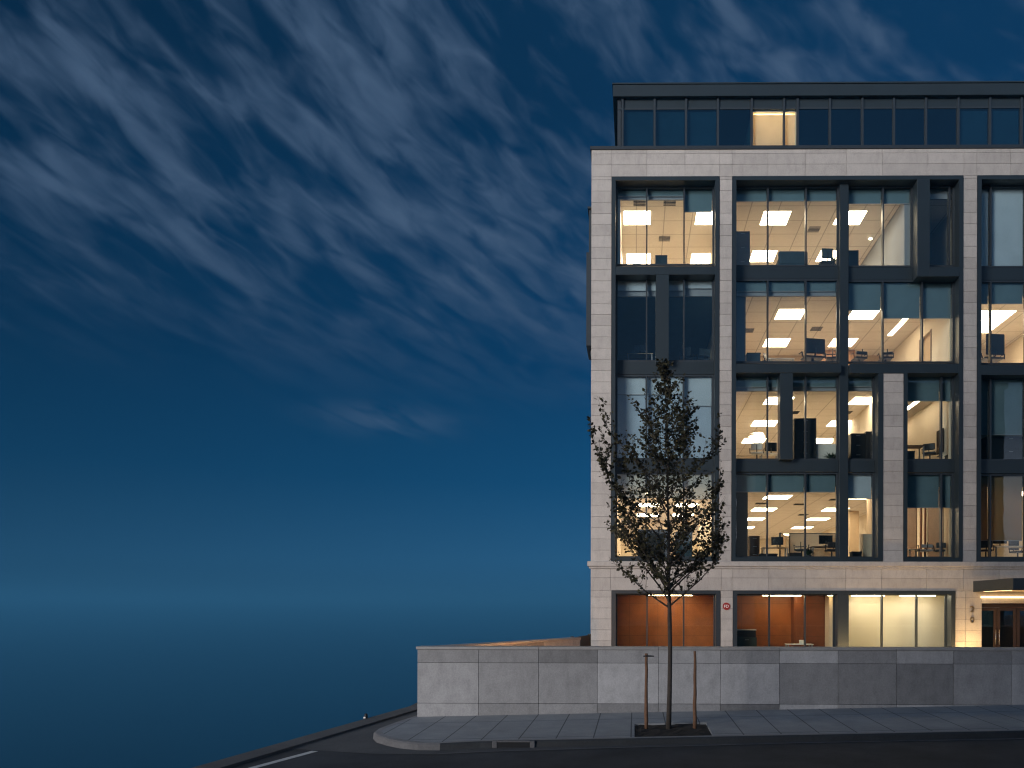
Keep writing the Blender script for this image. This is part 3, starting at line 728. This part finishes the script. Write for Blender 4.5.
# ------------------------------------------------------------------ the young tree
tb = ground(668.5, 727)
T = thing('street_tree', 'young slender street tree with sparse dark leaves in the pavement pit', 'tree', (tb.x, tb.y, tb.z-.04))
sc = (tb.y - CY)/FPX                                   # metres per pixel at the tree
def tp(px, py, dy=0.): return Vector(((px-668.5)*sc, dy, (725.5-py)*sc))
rt = random.Random(11)
trunk = [tp(668.5, 728), tp(669.5, 690), tp(670, 650), tp(669.3, 610), tp(668.3, 570), tp(668.5, 530), tp(667, 490), tp(668, 450), tp(666, 415), tp(665, 390), tp(664.2, 364)]
trad = [.060, .051, .048, .045, .037, .030, .023, .017, .011, .007, .003]
tm = MB(); tm.use('bark'); tm.tube(trunk, trad, 10)
def along(z):
    for i in range(len(trunk)-1):
        if trunk[i].z <= z <= trunk[i+1].z:
            f_ = (z-trunk[i].z)/(trunk[i+1].z-trunk[i].z); return trunk[i].lerp(trunk[i+1], f_), trad[i]*(1-f_)+trad[i+1]*f_
    return trunk[-1].copy(), trad[-1]
# crown half widths (px left, px right) against photo height
prof = [(362, 3, 3), (375, 12, 12), (395, 22, 20), (410, 30, 36), (425, 34, 42), (440, 38, 46), (452, 60, 56), (465, 72, 72), (480, 66, 74), (500, 80, 66), (520, 84, 70), (545, 80, 72), (565, 72, 70), (585, 60, 64), (600, 52, 60), (612, 40, 44)]
def halfw(py, side):
    for (a, l0, r0), (b_, l1, r1) in zip(prof[:-1], prof[1:]):
        if a <= py <= b_:
            f_ = (py-a)/(b_-a); return ((l0+(l1-l0)*f_) if side < 0 else (r0+(r1-r0)*f_))*sc
    return .1
leafpts = []
def limb(p0, d, length, r0, lvl, lean=.35):
    n = 5 if lvl < 2 else 3; pts = [p0]; dd = d.normalized(); rad = [r0]
    for i in range(n):
        dd = (dd + Vector((rt.uniform(-.16, .16), rt.uniform(-.16, .16), lean*rt.uniform(.1, .5)))).normalized()
        nx_ = pts[-1] + dd*length/n
        lim = 1.42 if nx_.x < 0 else 1.15
        if abs(nx_.x) > lim and abs(nx_.x) > abs(pts[-1].x): nx_.x = pts[-1].x + (nx_.x - pts[-1].x)*.5; nx_.z += .02
        pts.append(nx_); rad.append(max(r0*(1-(i+1)/n*.8), .0028))
    tm.tube(pts, rad, 6 if lvl < 2 else 4, cap=False)
    return pts
def leaves_on(pts, dens, start=.15):
    for a, b_ in zip(pts[:-1], pts[1:]):
        k = max(1, int((b_-a).length*dens + rt.random()))
        for _ in range(k):
            leafpts.append((a.lerp(b_, rt.random()), (b_-a).normalized()))
for i in range(60):
    py = 603 - 232*(i/53)**.95 if i < 54 else rt.uniform(572, 602) + rt.uniform(-4, 4)
    z = (725.5-py)*sc; p0, r = along(z)
    az = i*2.399 + rt.uniform(-.5, .5); side = math.cos(az)
    tipy = py - (30 if py > 500 else 28 if py > 420 else 14)
    w = (.97 if side < 0 else .80)*halfw(max(364, min(611, tipy)), side)*rt.choice((.55, .8, .9, 1.0, 1.05))*rt.uniform(.92, 1.08)
    up = w*rt.uniform(.75, 1.3) + .12
    end = Vector((math.cos(az)*w, math.sin(az)*w, up)); ln_ = end.length
    pts = limb(p0, Vector((end.x, end.y, end.z*.6)), ln_, min(r*.55, .022), 1, .3)
    leaves_on(pts[2:], 16)
    for j in range(int(6 + ln_*9)):
        s_ = rt.randint(1, len(pts)-2); f_ = rt.random(); q0_ = pts[s_].lerp(pts[s_+1], f_)
        dv_ = (pts[s_+1]-pts[s_]).normalized(); rnd = Vector((rt.uniform(-1, 1), rt.uniform(-1, 1), rt.uniform(-.3, .9)))
        tw = limb(q0_, dv_*.55 + rnd*.95, rt.uniform(.22, .58)*min(1., .45+w*.6), .006, 2, .2)
        leaves_on(tw, rt.choice((36, 26, 15, 5)))
for a, b_ in zip(trunk[6:-1], trunk[7:]): leaves_on([a, b_], 60)
for _ in range(8): leafpts.append((tp(664+rt.uniform(-3, 3), rt.uniform(366, 384)), Vector((0, 0, 1))))
tm.build('trunk', None, T)
lf = MB(); lf.use('leaf')
for (p_, d_) in leafpts:
    o_ = Vector((rt.gauss(0, 1), rt.gauss(0, 1), rt.gauss(0, .8))).normalized()
    L_ = rt.uniform(.05, .10); wd = L_*rt.uniform(.26, .40)
    ax = (o_ + d_*.5 + Vector((0, 0, -.25))).normalized(); sd = ax.cross(Vector((rt.gauss(0, 1), rt.gauss(0, 1), rt.gauss(0, 1)))).normalized(); nn = ax.cross(sd)
    s0 = p_ + ax*.012
    v = [lf.bm.verts.new(x) for x in (s0, s0 + ax*L_*.35 + sd*wd + nn*L_*.06, s0 + ax*L_*.72 + sd*wd*.72, s0 + ax*L_ - nn*L_*.10, s0 + ax*L_*.72 - sd*wd*.72, s0 + ax*L_*.35 - sd*wd + nn*L_*.06)]
    f1_ = lf.bm.faces.new([v[0], v[1], v[2], v[3]]); f2_ = lf.bm.faces.new([v[0], v[3], v[4], v[5]])
lf.build('crown', None, T, normals=False)
print('leaves', len(leafpts))

# ------------------------------------------------------------------ office furniture seen through the glass
def chair(lab, loc, rz, cloth='charcoal', h=1.05):
    t_ = thing('office_chair', lab, 'office chair', loc, rz, 'office chairs behind the windows')
    MB().box(-.25, .25, -.24, .24, .44, .52, bev=.03, seg=2).build('seat', cloth, t_)
    q = MB(); q.box(-.24, .24, .22, .29, .58, h, bev=.03, seg=2); q.build('backrest', cloth, t_)
    q = MB()
    for s_ in (-1, 1): q.tube([(s_*.28, .15, .46), (s_*.30, .12, .68), (s_*.30, -.15, .69)], .018, 6)
    q.build('armrest', 'black', t_)
    q = MB(); q.tube([(0, 0, .08), (0, 0, .45)], .03, 8); q.tube([(0, .2, .46), (0, .30, .62), (0, .29, .8)], .02, 6)
    for k in range(5): q.tube([(0, 0, .10), (.28*math.cos(k*1.2566), .28*math.sin(k*1.2566), .05)], [.025, .015], 6)
    q.build('base', 'black', t_); return t_
def wide(o, k): o.scale = (k, 1.15, 1.); return o
def desk(lab, loc, rz=0., w=1.5, d=.7, top='desk_wood', h=.74):
    t_ = thing('desk', lab, 'desk', loc, rz, 'desks behind the windows')
    MB().box(-w/2, w/2, -d/2, d/2, h-.03, h, bev=.005).build('desk_top', top, t_)
    for sx in (-1, 1):
        for sy in (-1, 1): MB().box(sx*(w/2-.06)-.025, sx*(w/2-.06)+.025, sy*(d/2-.06)-.025, sy*(d/2-.06)+.025, 0, h-.031).build('leg', 'grey_paint', t_)
    return t_
def monitor(lab, loc, rz=0., w=.56, hh=.34, tilt=0.):
    t_ = thing('monitor', lab, 'monitor', loc, rz, 'monitors behind the windows')
    MB().box(-w/2, w/2, -.02, .02, .12, .12+hh, bev=.006).build('screen', 'screen', t_)
    MB().tube([(0, .03, 0.02), (0, .03, .25)], .02, 6).build('stand', 'charcoal', t_)
    MB().box(-.12, .12, -.08, .1, 0, .02, bev=.005).build('base', 'charcoal', t_); return t_
def cabinet(lab, loc, w, d, h, m_='grey_paint', rz=0., rows_=3):
    t_ = thing('cabinet', lab, 'cabinet', loc, rz)
    MB().box(-w/2, w/2, -d/2, d/2, 0, h, bev=.008).build('body', m_, t_)
    for i in range(rows_):
        z0, z1 = .04+(h-.08)*i/rows_, .04+(h-.08)*(i+1)/rows_
        dr = MB().box(-w/2+.03, w/2-.03, -d/2-.018, -d/2-.001, z0+.01, z1-.01, bev=.004).build('drawer', m_, t_)
        MB().box(-.08, .08, -d/2-.035, -d/2-.019, z1-.07, z1-.055).build('handle', 'steel', dr)
    return t_
def partition(lab, loc, w, h, rz=0., m_='teal_cloth'):
    t_ = thing('partition_screen', lab, 'partition', loc, rz)
    MB().box(-w/2+.03, w/2-.03, -.025, .025, .05, h-.03).build('panel', m_, t_)
    q = MB(); q.box(-w/2, w/2, -.035, .035, h-.03, h); q.box(-w/2, -w/2+.03, -.035, .035, 0, h-.03); q.box(w/2-.03, w/2, -.035, .035, 0, h-.03); q.build('frame', 'charcoal', t_); return t_
def sofa(lab, loc, w, m_, rz=0.):
    t_ = thing('sofa', lab, 'sofa', loc, rz)
    MB().box(-w/2, w/2, -.4, .4, .12, .42, bev=.05, seg=3).build('seat', m_, t_)
    MB().box(-w/2, w/2, -.42, -.2, .3, .86, bev=.07, seg=3).build('backrest', m_, t_)
    for s_ in (-1, 1): MB().box(s_*(w/2-.07)-.08, s_*(w/2-.07)+.08, -.38, .4, .12, .6, bev=.05, seg=3).build('armrest', m_, t_)
    q = MB()
    for sx in (-1, 1):
        for sy in (-1, 1): q.box(sx*(w/2-.1)-.02, sx*(w/2-.1)+.02, sy*.3-.02, sy*.3+.02, 0, .13)
    q.build('leg', 'black', t_); return t_
def plant(lab, loc, h=.5, r=.22, seed=1):
    t_ = thing('potted_plant', lab, 'potted plant', loc); rr = random.Random(seed)
    MB().tube([(0, 0, 0), (0, 0, .22)], [.10, .13], 12).build('pot', 'charcoal', t_)
    q = MB()
    for i in range(46):
        a = rr.uniform(0, 6.28); el = rr.uniform(.3, 1.4); l_ = rr.uniform(.5, 1.)*h; tip = Vector((math.cos(a)*math.cos(el)*r*2.2, math.sin(a)*math.cos(el)*r*2.2, .2+l_*math.sin(el)))
        m0 = Vector((0, 0, .2)).lerp(tip, .55); s_ = Vector((-math.sin(a), math.cos(a), 0))*.035
        vs = [q.bm.verts.new(x) for x in (Vector((0, 0, .2)), m0+s_, tip, m0-s_)]; q.bm.faces.new(vs)
    q.build('foliage', 'indoor_leaf', t_); return t_
def carton(lab, loc, w, d, h, m_, rz=0.):
    t_ = thing('storage_box', lab, 'box', loc, rz)
    MB().box(-w/2, w/2, -d/2, d/2, 0, h-.06, bev=.006).build('body', m_, t_)
    MB().box(-w/2-.012, w/2+.012, -d/2-.012, d/2+.012, h-.059, h, bev=.006).build('lid', m_, t_); return t_
def pendant(lab, x, y, k, drop, r=.28):
    t_ = thing('pendant_lamp', lab, 'pendant lamp', (x, y, zc[k]))
    MB().tube([(0, 0, -drop), (0, 0, -.004)], .008, 6).build('cord', 'black', t_)
    MB().tube([(0, 0, -drop-.16), (0, 0, -drop-.02), (0, 0, -drop)], [r, r*.75, .05], 20).build('lamp_shade', 'white_paint', t_)
    MB().tube([(0, 0, -drop-.185), (0, 0, -drop-.161)], r*.9, 20).build('diffuser', 'panel_light', t_); return t_

def X(px, y): return gx(px, y, 400)
F = zf
# fourth (top) office floor
partition('grey blue screen standing at the sill of the top left window, middle pane', (X(661, 1.1), 1.1, F[4]), .5, .82)
carton('small black box on the sill of the top left window, left pane', (X(636.5, .9), .9, F[4]), .3, .25, .34, 'black')
carton('low flat black box at the sill of the top left window, right pane', (X(696.5, .9), .9, F[4]), .45, .3, .28, 'black')
cabinet('tall grey cabinet behind the left pane of the top middle window', (X(741, 1.4)+.02, 1.4, F[4]), .62, .5, 1.85, 'grey_wall')
sofa('low dark sofa back behind the top middle window, centre pane', (X(791, 1.2), 1.2, F[4]), 1.2, 'teal_cloth')
chair('grey blue office chair behind the top middle window, right pane', (X(825, 1.15), 1.15, F[4]), R(185), 'teal_cloth', 1.0)
plant('small potted plant beside the grey blue chair in the top middle window', (X(832, 1.9), 1.9, F[4]+.62), .4, .16, 5)
cabinet('plinth cabinet under the small potted plant in the top middle window', (X(832, 1.9), 1.9, F[4]), .4, .36, .62, 'teal_cloth', 0, 2)
partition('dark teal screen just right of the thick post on the top floor', (X(853, 1.2), 1.2, F[4]), .42, 1.05)
# third floor
carton('blue grey crate behind the left pane of the third floor middle window', (X(753, 1.1), 1.1, F[3]), .55, .4, .62, 'teal_cloth')
monitor('small monitor on an arm beside the blue grey crate, third floor', (X(765, 1.3), 1.3, F[3]+.38), R(60), .3, .2)
desk('pale low table in the third floor middle window below the ceiling panels', (X(780, 1.3), 1.3, F[3]), 0, 1.1, .6, 'white_paint', .42)
wide(chair('large black office chair in the third floor middle window', (X(812.5, 1.2), 1.2, F[3]), R(190), 'black', 1.2), 1.75)
chair('low black chair right of the large black chair, third floor', (X(832, 1.3), 1.3, F[3]), R(170), 'black', .62)
chair('black chair just right of the thick post on the third floor', (X(859, 1.3), 1.3, F[3]), R(190), 'black', .72)
chair('black chair beside the diagonal ceiling strip on the third floor', (X(885.5, 1.3), 1.3, F[3]), R(175), 'black', .68)
wide(chair('big black armchair in the third floor window right of the right pier', (X(991, 1.4), 1.4, F[3]), R(186), 'black', 1.45), 1.7)
cabinet('brown cupboard behind the big black armchair on the third floor', (16.3, 6.6, F[3]), .9, .5, 2.2, 'brown', 0, 4)
# third floor, unlit left room
desk('desk in the unlit third floor room above the tree', (X(640, 1.6), 1.6, F[3]), 0, 1.1, .6)
monitor('dark monitor on the desk in the unlit room above the tree', (X(640, 1.6), 1.6, F[3]+.74), R(170))
chair('left chair in the unlit third floor room above the tree', (X(687, 1.5), 1.5, F[3]), R(160), 'teal_cloth', .95)
chair('right chair in the unlit third floor room above the tree', (X(702, 1.5), 1.5, F[3]), R(200), 'teal_cloth', .9)
# second floor
chair('pale office chair by the left pane of the second floor middle window', (X(757, 1.3), 1.3, F[2]), R(170), 'white_paint', .88)
monitor('white monitor beside the pale chair in the second floor middle window', (X(771, 1.5), 1.5, F[2]+.5), R(185), .5, .38)
desk('low white desk under the white monitor, second floor', (X(769, 1.5), 1.5, F[2]), 0, .8, .5, 'white_paint', .5)
pendant('round white pendant lamp in the second floor middle window', X(757, 6.5), 6.5, 2, .42, .42)
cabinet('tall dark cabinet in the centre of the second floor middle window', (X(804, 1.2), 1.2, F[2]), .92, .5, 1.88, 'charcoal', 0, 4)
sofa('cream sofa behind the second floor middle window, right pane', (X(829, 1.5), 1.5, F[2]), 1.3, 'white_paint')
plant('dark potted plant in front of the cream sofa on the second floor', (X(832, .95), .95, F[2]), .36, .22, 8)
cabinet('pair of black cabinets filling the narrow second floor window, left one', (X(856.5, 1.3), 1.3, F[2]), .6, .5, 1.28, 'black', 0, 3)
cabinet('taller black cabinet on the right in the narrow second floor window', (X(871.5, 1.3), 1.3, F[2]), .62, .5, 1.36, 'black', 0, 3)
desk('dark writing desk in the second floor corner office right of the stone strip', (X(911, 1.3), 1.3, F[2]), 0, 1.0, .6, 'brown', .78)
chair('dark chair in the second floor corner office with the cream wall', (X(930, 1.3), 1.3, F[2]), R(150), 'charcoal', .86)
monitor('dark wall screen on the cream wall of the second floor corner office', (12.8, 1.45, F[2]+.4), R(90), .7, 1.0)
cabinet('black cabinet row in the dark second floor window right of the right pier', (X(1008, 1.3), 1.3, F[2]), 2.0, .5, 1.15, 'black', 0, 2)
# first floor
partition('dark screen on the left behind the tree, first floor', (X(653, 1.2), 1.2, F[1]), 1.25, 1.35, 0, 'black')
partition('dark screen on the right behind the tree, first floor', (X(684, 1.2), 1.2, F[1]), .72, 1.25, 0, 'teal_cloth')
cabinet('dark cabinet at the left edge of the first floor middle window', (X(754, 1.6), 1.6, F[1]), .42, .5, 1.1, 'brown', 0, 3)
partition('long white topped screen in the first floor middle window', (X(815, 2.0), 2.0, F[1]), 2.2, 1.28, 0, 'warm_blind')
partition('angled tan screen left of the long white screen, first floor', (X(783, 2.7), 2.7, F[1]), 1.5, 1.30, R(70), 'desk_wood')
monitor('small dark monitor left of the angled tan screen, first floor', (X(777.5, 1.6), 1.6, F[1]+.62), R(160), .5, .34)
desk('desk below the small dark monitor on the first floor', (X(775, 1.5), 1.5, F[1]), 0, 1.1, .6, 'desk_wood', .62)
chair('black chair in front of the long white screen, first floor', (X(832, 1.1), 1.1, F[1]), R(180), 'black', .80)
chair('black chair near the middle mullion of the first floor window', (X(802, 1.0), 1.0, F[1]), R(160), 'black', .62)
plant('small plant between the two black chairs, first floor', (X(809, 1.0), 1.0, F[1]+.05), .45, .16, 3)
cabinet('pale cabinet in the narrow first floor window', (X(869.5, 1.5), 1.5, F[1]), .68, .5, 1.18, 'cream', 0, 2)
carton('black box left of the pale cabinet, first floor', (X(856, 1.1), 1.1, F[1]), .38, .4, .42, 'black')
chair('grey tub chair in the first floor window right of the stone strip', (X(925, 1.2), 1.2, F[1]), R(180), 'grey_paint', .72)
chair('black chair right of the grey tub chair on the first floor', (X(941, 1.3), 1.3, F[1]), R(170), 'charcoal', .80)
desk('small lamp table behind the chairs, first floor right of the stone strip', (X(913, 1.4), 1.4, F[1]), 0, .5, .5, 'white_paint', .55)
desk('cluttered desk in the first floor window right of the right pier', (X(1012, 1.3), 1.3, F[1]), 0, 1.7, .7, 'white_paint', .66)
monitor('dark monitor on the cluttered desk, first floor', (X(1000, 1.3), 1.3, F[1]+.66), R(175))
chair('black chair left of the cluttered desk, first floor', (X(986, 1.2), 1.2, F[1]), R(160), 'black', .95)
carton('black box below the plant on the first floor, by the middle mullion', (X(795, .95), .95, F[1]), .5, .3, .36, 'black')
carton('wide low black crate at the left of the first floor middle window', (X(768, .95), .95, F[1]), .75, .3, .32, 'black')
monitor('black monitor above the long white screen, first floor', (X(826, 1.5), 1.5, F[1]+.66), R(188), .6, .36)
desk('dark desk in front of the long white screen, first floor', (X(826, 1.5), 1.5, F[1]), 0, 1.3, .6, 'brown', .66)
carton('black box at the right of the top middle window, below the ceiling light', (X(838, .9), .9, F[4]), .3, .3, .3, 'black')
carton('dark crate on the floor at the left of the second floor corner office', (X(910, .95), .95, F[2]), .3, .3, .5, 'black')
carton('small black crate under the wall screen of the second floor corner office', (X(950, .95), .95, F[2]), .3, .3, .35, 'black')
chair('black chair behind the cluttered desk right of the right pier, first floor', (X(1018, 1.9), 1.9, F[1]), R(10), 'black', 1.1)
# ground floor
cabinet('dark green reception cabinet with a white top behind the ground floor window', (gx(746, 1.1, 640), 1.1, .38), .82, .5, 1.02, 'deep_green', 0, 3)
t_ = thing('monitor', 'black printer screen on top of the dark green reception cabinet', 'monitor', (gx(746, 1.1, 640), 1.1, 1.402), 0, 'monitors behind the windows')
MB().box(-.38, .38, -.2, .2, 0, .28, bev=.01).build('body', 'black', t_); MB().box(-.40, .40, -.22, .22, .282, .32, bev=.004).build('top', 'white_paint', t_)
desk('low white table behind the right half of the ground floor reception window', (gx(799, 1.4, 640), 1.4, .38), 0, 1.1, .6, 'white_paint', .73)
carton('small white box on the low white reception table', (gx(801.5, 1.4, 640), 1.4, 1.11), .16, .14, .16, 'white_paint')

# ------------------------------------------------------------------ opposite side of the street
def opposite(lab, x0, y0, w_, h_, dep=14.):
    O = thing('building', lab, 'building', (x0, y0, -.3), 0, 'buildings across the street')
    MB().box(0, w_, -dep, 0, -3, h_, bev=.05).build('wall', 'opposite_wall', O)
    MB().box(-.3, w_+.3, -dep-.3, .3, h_+.01, h_+.5, bev=.05).build('roof', 'dark_metal', O)
    nx, nz = int(w_/5.5), max(1, int(h_/4.6))
    for i in range(nx):
        for k in range(nz):
            xa_, za_ = 1.6 + (w_-3.2-2.4)*(i/max(1, nx-1)), 1.2+4.4*k
            fr = MB().box(xa_, xa_+2.4, .01, .08, za_, za_+2.5).build('window', 'dark_metal', O)
            MB().box(xa_+.1, xa_+2.3, .081, .095, za_+.1, za_+2.4).build('pane', 'screen', fr)
opposite('unseen dark block added across the street to shade the facade, left of the gap behind the viewer', -27.5, -45, 23, 28)  # added light blocker: shades the right of the facade and low wall
opposite('tall dark building across the street, right of the gap behind the viewer', 12, -45, 25, 25)
for x_o, w_o, h_o, lab in ((-60, 40, 24, 'wide low block far down the hill behind the viewer, leftmost'), (-16, 26, 28, 'taller block far down the hill behind the viewer, in the gap'), (14, 44, 25, 'long block far down the hill behind the viewer, right of the gap')):
    opposite(lab, x_o, -230, w_o, h_o)

# ------------------------------------------------------------------ dusk sky
SUN_AZ, SUN_EL = R(222), R(7)          # compass-like: measured clockwise from +Y (behind the viewer, to the left)
sd_ = Vector((math.sin(SUN_AZ)*math.cos(SUN_EL), math.cos(SUN_AZ)*math.cos(SUN_EL), math.sin(SUN_EL)))
w = bpy.data.worlds.new('World'); scene.world = w; w.use_nodes = True
nt = w.node_tree; nt.nodes.clear(); lk = nt.links.new
out = N(nt, 'ShaderNodeOutputWorld')
tc = N(nt, 'ShaderNodeTexCoord'); sep = N(nt, 'ShaderNodeSeparateXYZ'); lk(tc.outputs['Generated'], sep.inputs[0])
x_, y_, z_ = sep.outputs
sky = N(nt, 'ShaderNodeTexSky', sky_type='NISHITA'); sky.sun_disc = False; sky.sun_elevation = R(1.0); sky.sun_rotation = SUN_AZ
bg0 = N(nt, 'ShaderNodeBackground'); bg0.inputs[1].default_value = .0
lk(sky.outputs[0], bg0.inputs[0]); bg0.inputs[1].default_value = .05*.25
ramp = N(nt, 'ShaderNodeValToRGB'); cr = ramp.color_ramp
stops = [(0., (.0185, .080, .168)), (.06, (.018, .095, .210)), (.16, (.0045, .062, .162)), (.30, (.0025, .040, .115)), (.55, (.003, .028, .078)), (1., (.004, .03, .075))]
while len(cr.elements) < len(stops): cr.elements.new(.5)
for e_, (p_, c_) in zip(cr.elements, stops): e_.position = p_; e_.color = rgb(c_)
lk(mth(nt, 'ABSOLUTE', z_), ramp.inputs[0])
# brighter towards the right of the view, duller to the left
side = mth(nt, 'ADD', mth(nt, 'MULTIPLY', x_, .80), 1.11)
side = mth(nt, 'MINIMUM', mth(nt, 'MAXIMUM', side, .45), 1.35)
base = N(nt, 'ShaderNodeVectorMath', operation='SCALE'); lk(ramp.outputs[0], base.inputs[0]); lk(side, base.inputs['Scale'])
# wind-drawn cloud streaks on a flat layer
az_ = mth(nt, 'ARCTAN2', x_, y_); el_ = mth(nt, 'MAXIMUM', mth(nt, 'ARCSINE', z_), 0.)
lg = mth(nt, 'LOGARITHM', mth(nt, 'ADD', mth(nt, 'MULTIPLY', el_, .75), .25), 2.71828)
c_ = mth(nt, 'ADD', az_, mth(nt, 'DIVIDE', lg, .75))
s_ = mth(nt, 'SUBTRACT', az_, mth(nt, 'MULTIPLY', el_, 1.2))
def cloud(cs, ss, off, detail, dist, rough=.5):
    cb = N(nt, 'ShaderNodeCombineXYZ'); lk(mth(nt, 'MULTIPLY', c_, cs), cb.inputs[0]); lk(mth(nt, 'MULTIPLY', s_, ss), cb.inputs[1]); cb.inputs[2].default_value = off
    n = N(nt, 'ShaderNodeTexNoise'); n.inputs['Scale'].default_value = 1.; n.inputs['Detail'].default_value = detail; n.inputs['Distortion'].default_value = dist; n.inputs['Roughness'].default_value = rough
    lk(cb.outputs[0], n.inputs['Vector']); return n.outputs['Fac']
def mr(v, a, b_, c0=0., c1=1.):
    n = N(nt, 'ShaderNodeMapRange'); n.interpolation_type = 'SMOOTHSTEP'; lk(v, n.inputs[0])
    for i, q_ in enumerate((a, b_, c0, c1)): n.inputs[1+i].default_value = q_
    return n.outputs[0]
n1 = cloud(9.5, 4.2, 3.1, 2., .5); n2 = cloud(24., 10., 7.7, 3., .6, .5); n3 = cloud(2.2, 1.1, 1.3, 2., 0.)
dens = mth(nt, 'ADD', mth(nt, 'MULTIPLY', n1, .60), mth(nt, 'MULTIPLY', n2, .40))
dens = mth(nt, 'ADD', dens, mth(nt, 'MULTIPLY', mth(nt, 'SUBTRACT', n3, .5), .4))
dens = mr(dens, .38, .70)
dens = mth(nt, 'MULTIPLY', dens, mth(nt, 'MULTIPLY', mr(z_, .22, .45), mr(y_, -.2, .15)))
def sq(v, c0, w_): return mth(nt, 'POWER', mth(nt, 'ABSOLUTE', mth(nt, 'DIVIDE', mth(nt, 'SUBTRACT', v, c0), w_)), 2.)
wisp = mth(nt, 'POWER', 2.71828, mth(nt, 'MULTIPLY', mth(nt, 'ADD', sq(az_, -.315, .075), sq(el_, .232, .017)), -1.))
wisp = mth(nt, 'MULTIPLY', mth(nt, 'MULTIPLY', wisp, mr(n2, .3, .65)), .55)
dens = mth(nt, 'MAXIMUM', dens, wisp)
mixc = N(nt, 'ShaderNodeMix', data_type='RGBA'); lk(mth(nt, 'MULTIPLY', dens, .80), mixc.inputs[0]); lk(base.outputs[0], mixc.inputs[6]); mixc.inputs[7].default_value = (.070, .120, .205, 1)
# afterglow behind the viewer
dt = N(nt, 'ShaderNodeVectorMath', operation='DOT_PRODUCT'); lk(tc.outputs['Generated'], dt.inputs[0]); dt.inputs[1].default_value = sd_
back_ = mr(y_, -.85, .15, 1., 0.)
ex = mth(nt, 'POWER', 2.71828, mth(nt, 'MULTIPLY', mth(nt, 'MAXIMUM', mth(nt, 'SUBTRACT', z_, .13), 0.), -17.))
gs = N(nt, 'ShaderNodeVectorMath', operation='SCALE'); gs.inputs[0].default_value = (.95, .86, .80); lk(mth(nt, 'MULTIPLY', back_, ex), gs.inputs['Scale'])
bs = N(nt, 'ShaderNodeVectorMath', operation='SCALE'); bs.inputs[0].default_value = (.055, .135, .25); lk(mth(nt, 'MULTIPLY', back_, mr(z_, .0, .9, 1., .3)), bs.inputs['Scale'])
ad = N(nt, 'ShaderNodeVectorMath', operation='ADD'); lk(gs.outputs[0], ad.inputs[0]); lk(bs.outputs[0], ad.inputs[1])
ad2 = N(nt, 'ShaderNodeVectorMath', operation='ADD'); lk(mixc.outputs[2], ad2.inputs[0]); lk(ad.outputs[0], ad2.inputs[1])
bg1 = N(nt, 'ShaderNodeBackground'); lk(ad2.outputs[0], bg1.inputs[0]); bg1.inputs[1].default_value = 1.
ash = N(nt, 'ShaderNodeAddShader'); lk(bg1.outputs[0], ash.inputs[0]); lk(bg0.outputs[0], ash.inputs[1])
lk((bg1 if True else ash).outputs[0], out.inputs[0])
w.cycles.sampling_method = 'MANUAL'; w.cycles.sample_map_resolution = 512

sun = bpy.data.lights.new('dusk_glow', 'SUN'); sun.energy = 5.0; sun.angle = R(26); sun.color = (1., .95, .93)
so_ = bpy.data.objects.new('dusk_glow', sun); COL.objects.link(so_)
so_.rotation_euler = (-sd_).to_track_quat('-Z', 'Y').to_euler()

# sea haze over the bay
m, nt2, out2 = nodes('haze')
pv_ = N(nt2, 'ShaderNodeVolumePrincipled'); pv_.inputs['Color'].default_value = (.070, .30, .54, 1); pv_.inputs['Density'].default_value = 1.15e-3; pv_.inputs['Anisotropy'].default_value = 0.
nt2.links.new(pv_.outputs[0], out2.inputs['Volume'])
hz = MB().box(-26000, 26000, -26000, 26000, -77, 30).build('haze', 'haze'); struct(hz, 'stuff')

# ------------------------------------------------------------------ camera and render settings
cam = bpy.data.cameras.new('camera'); co = bpy.data.objects.new('camera', cam); COL.objects.link(co)
cam.sensor_width = 36.; cam.lens = FPX/1024*36.
cam.shift_x = -(PX0-512)/1024; cam.shift_y = (PY0-384)/1024
cam.clip_start = .1; cam.clip_end = 200000.
co.matrix_world = Matrix.Translation((0, CY, EYE)) @ Matrix.Rotation(YAW, 4, 'Z') @ Matrix.Rotation(math.pi/2, 4, 'X') @ Matrix.Rotation(ROLL, 4, 'Z')
scene.camera = co
vs_ = scene.view_settings; vs_.view_transform = 'Standard'; vs_.look = 'None'; vs_.exposure = 0.; vs_.gamma = 1.; vs_.use_curve_mapping = False
scene.render.engine = 'CYCLES'
cy = scene.cycles; cy.use_denoising = True; cy.filter_width = 1.2; cy.max_bounces = 10; cy.volume_bounces = 0; cy.diffuse_bounces = 5; cy.glossy_bounces = 4; cy.transparent_max_bounces = 16; cy.transmission_bounces = 6
cy.sample_clamp_indirect = 4.; cy.caustics_reflective = False; cy.caustics_refractive = False
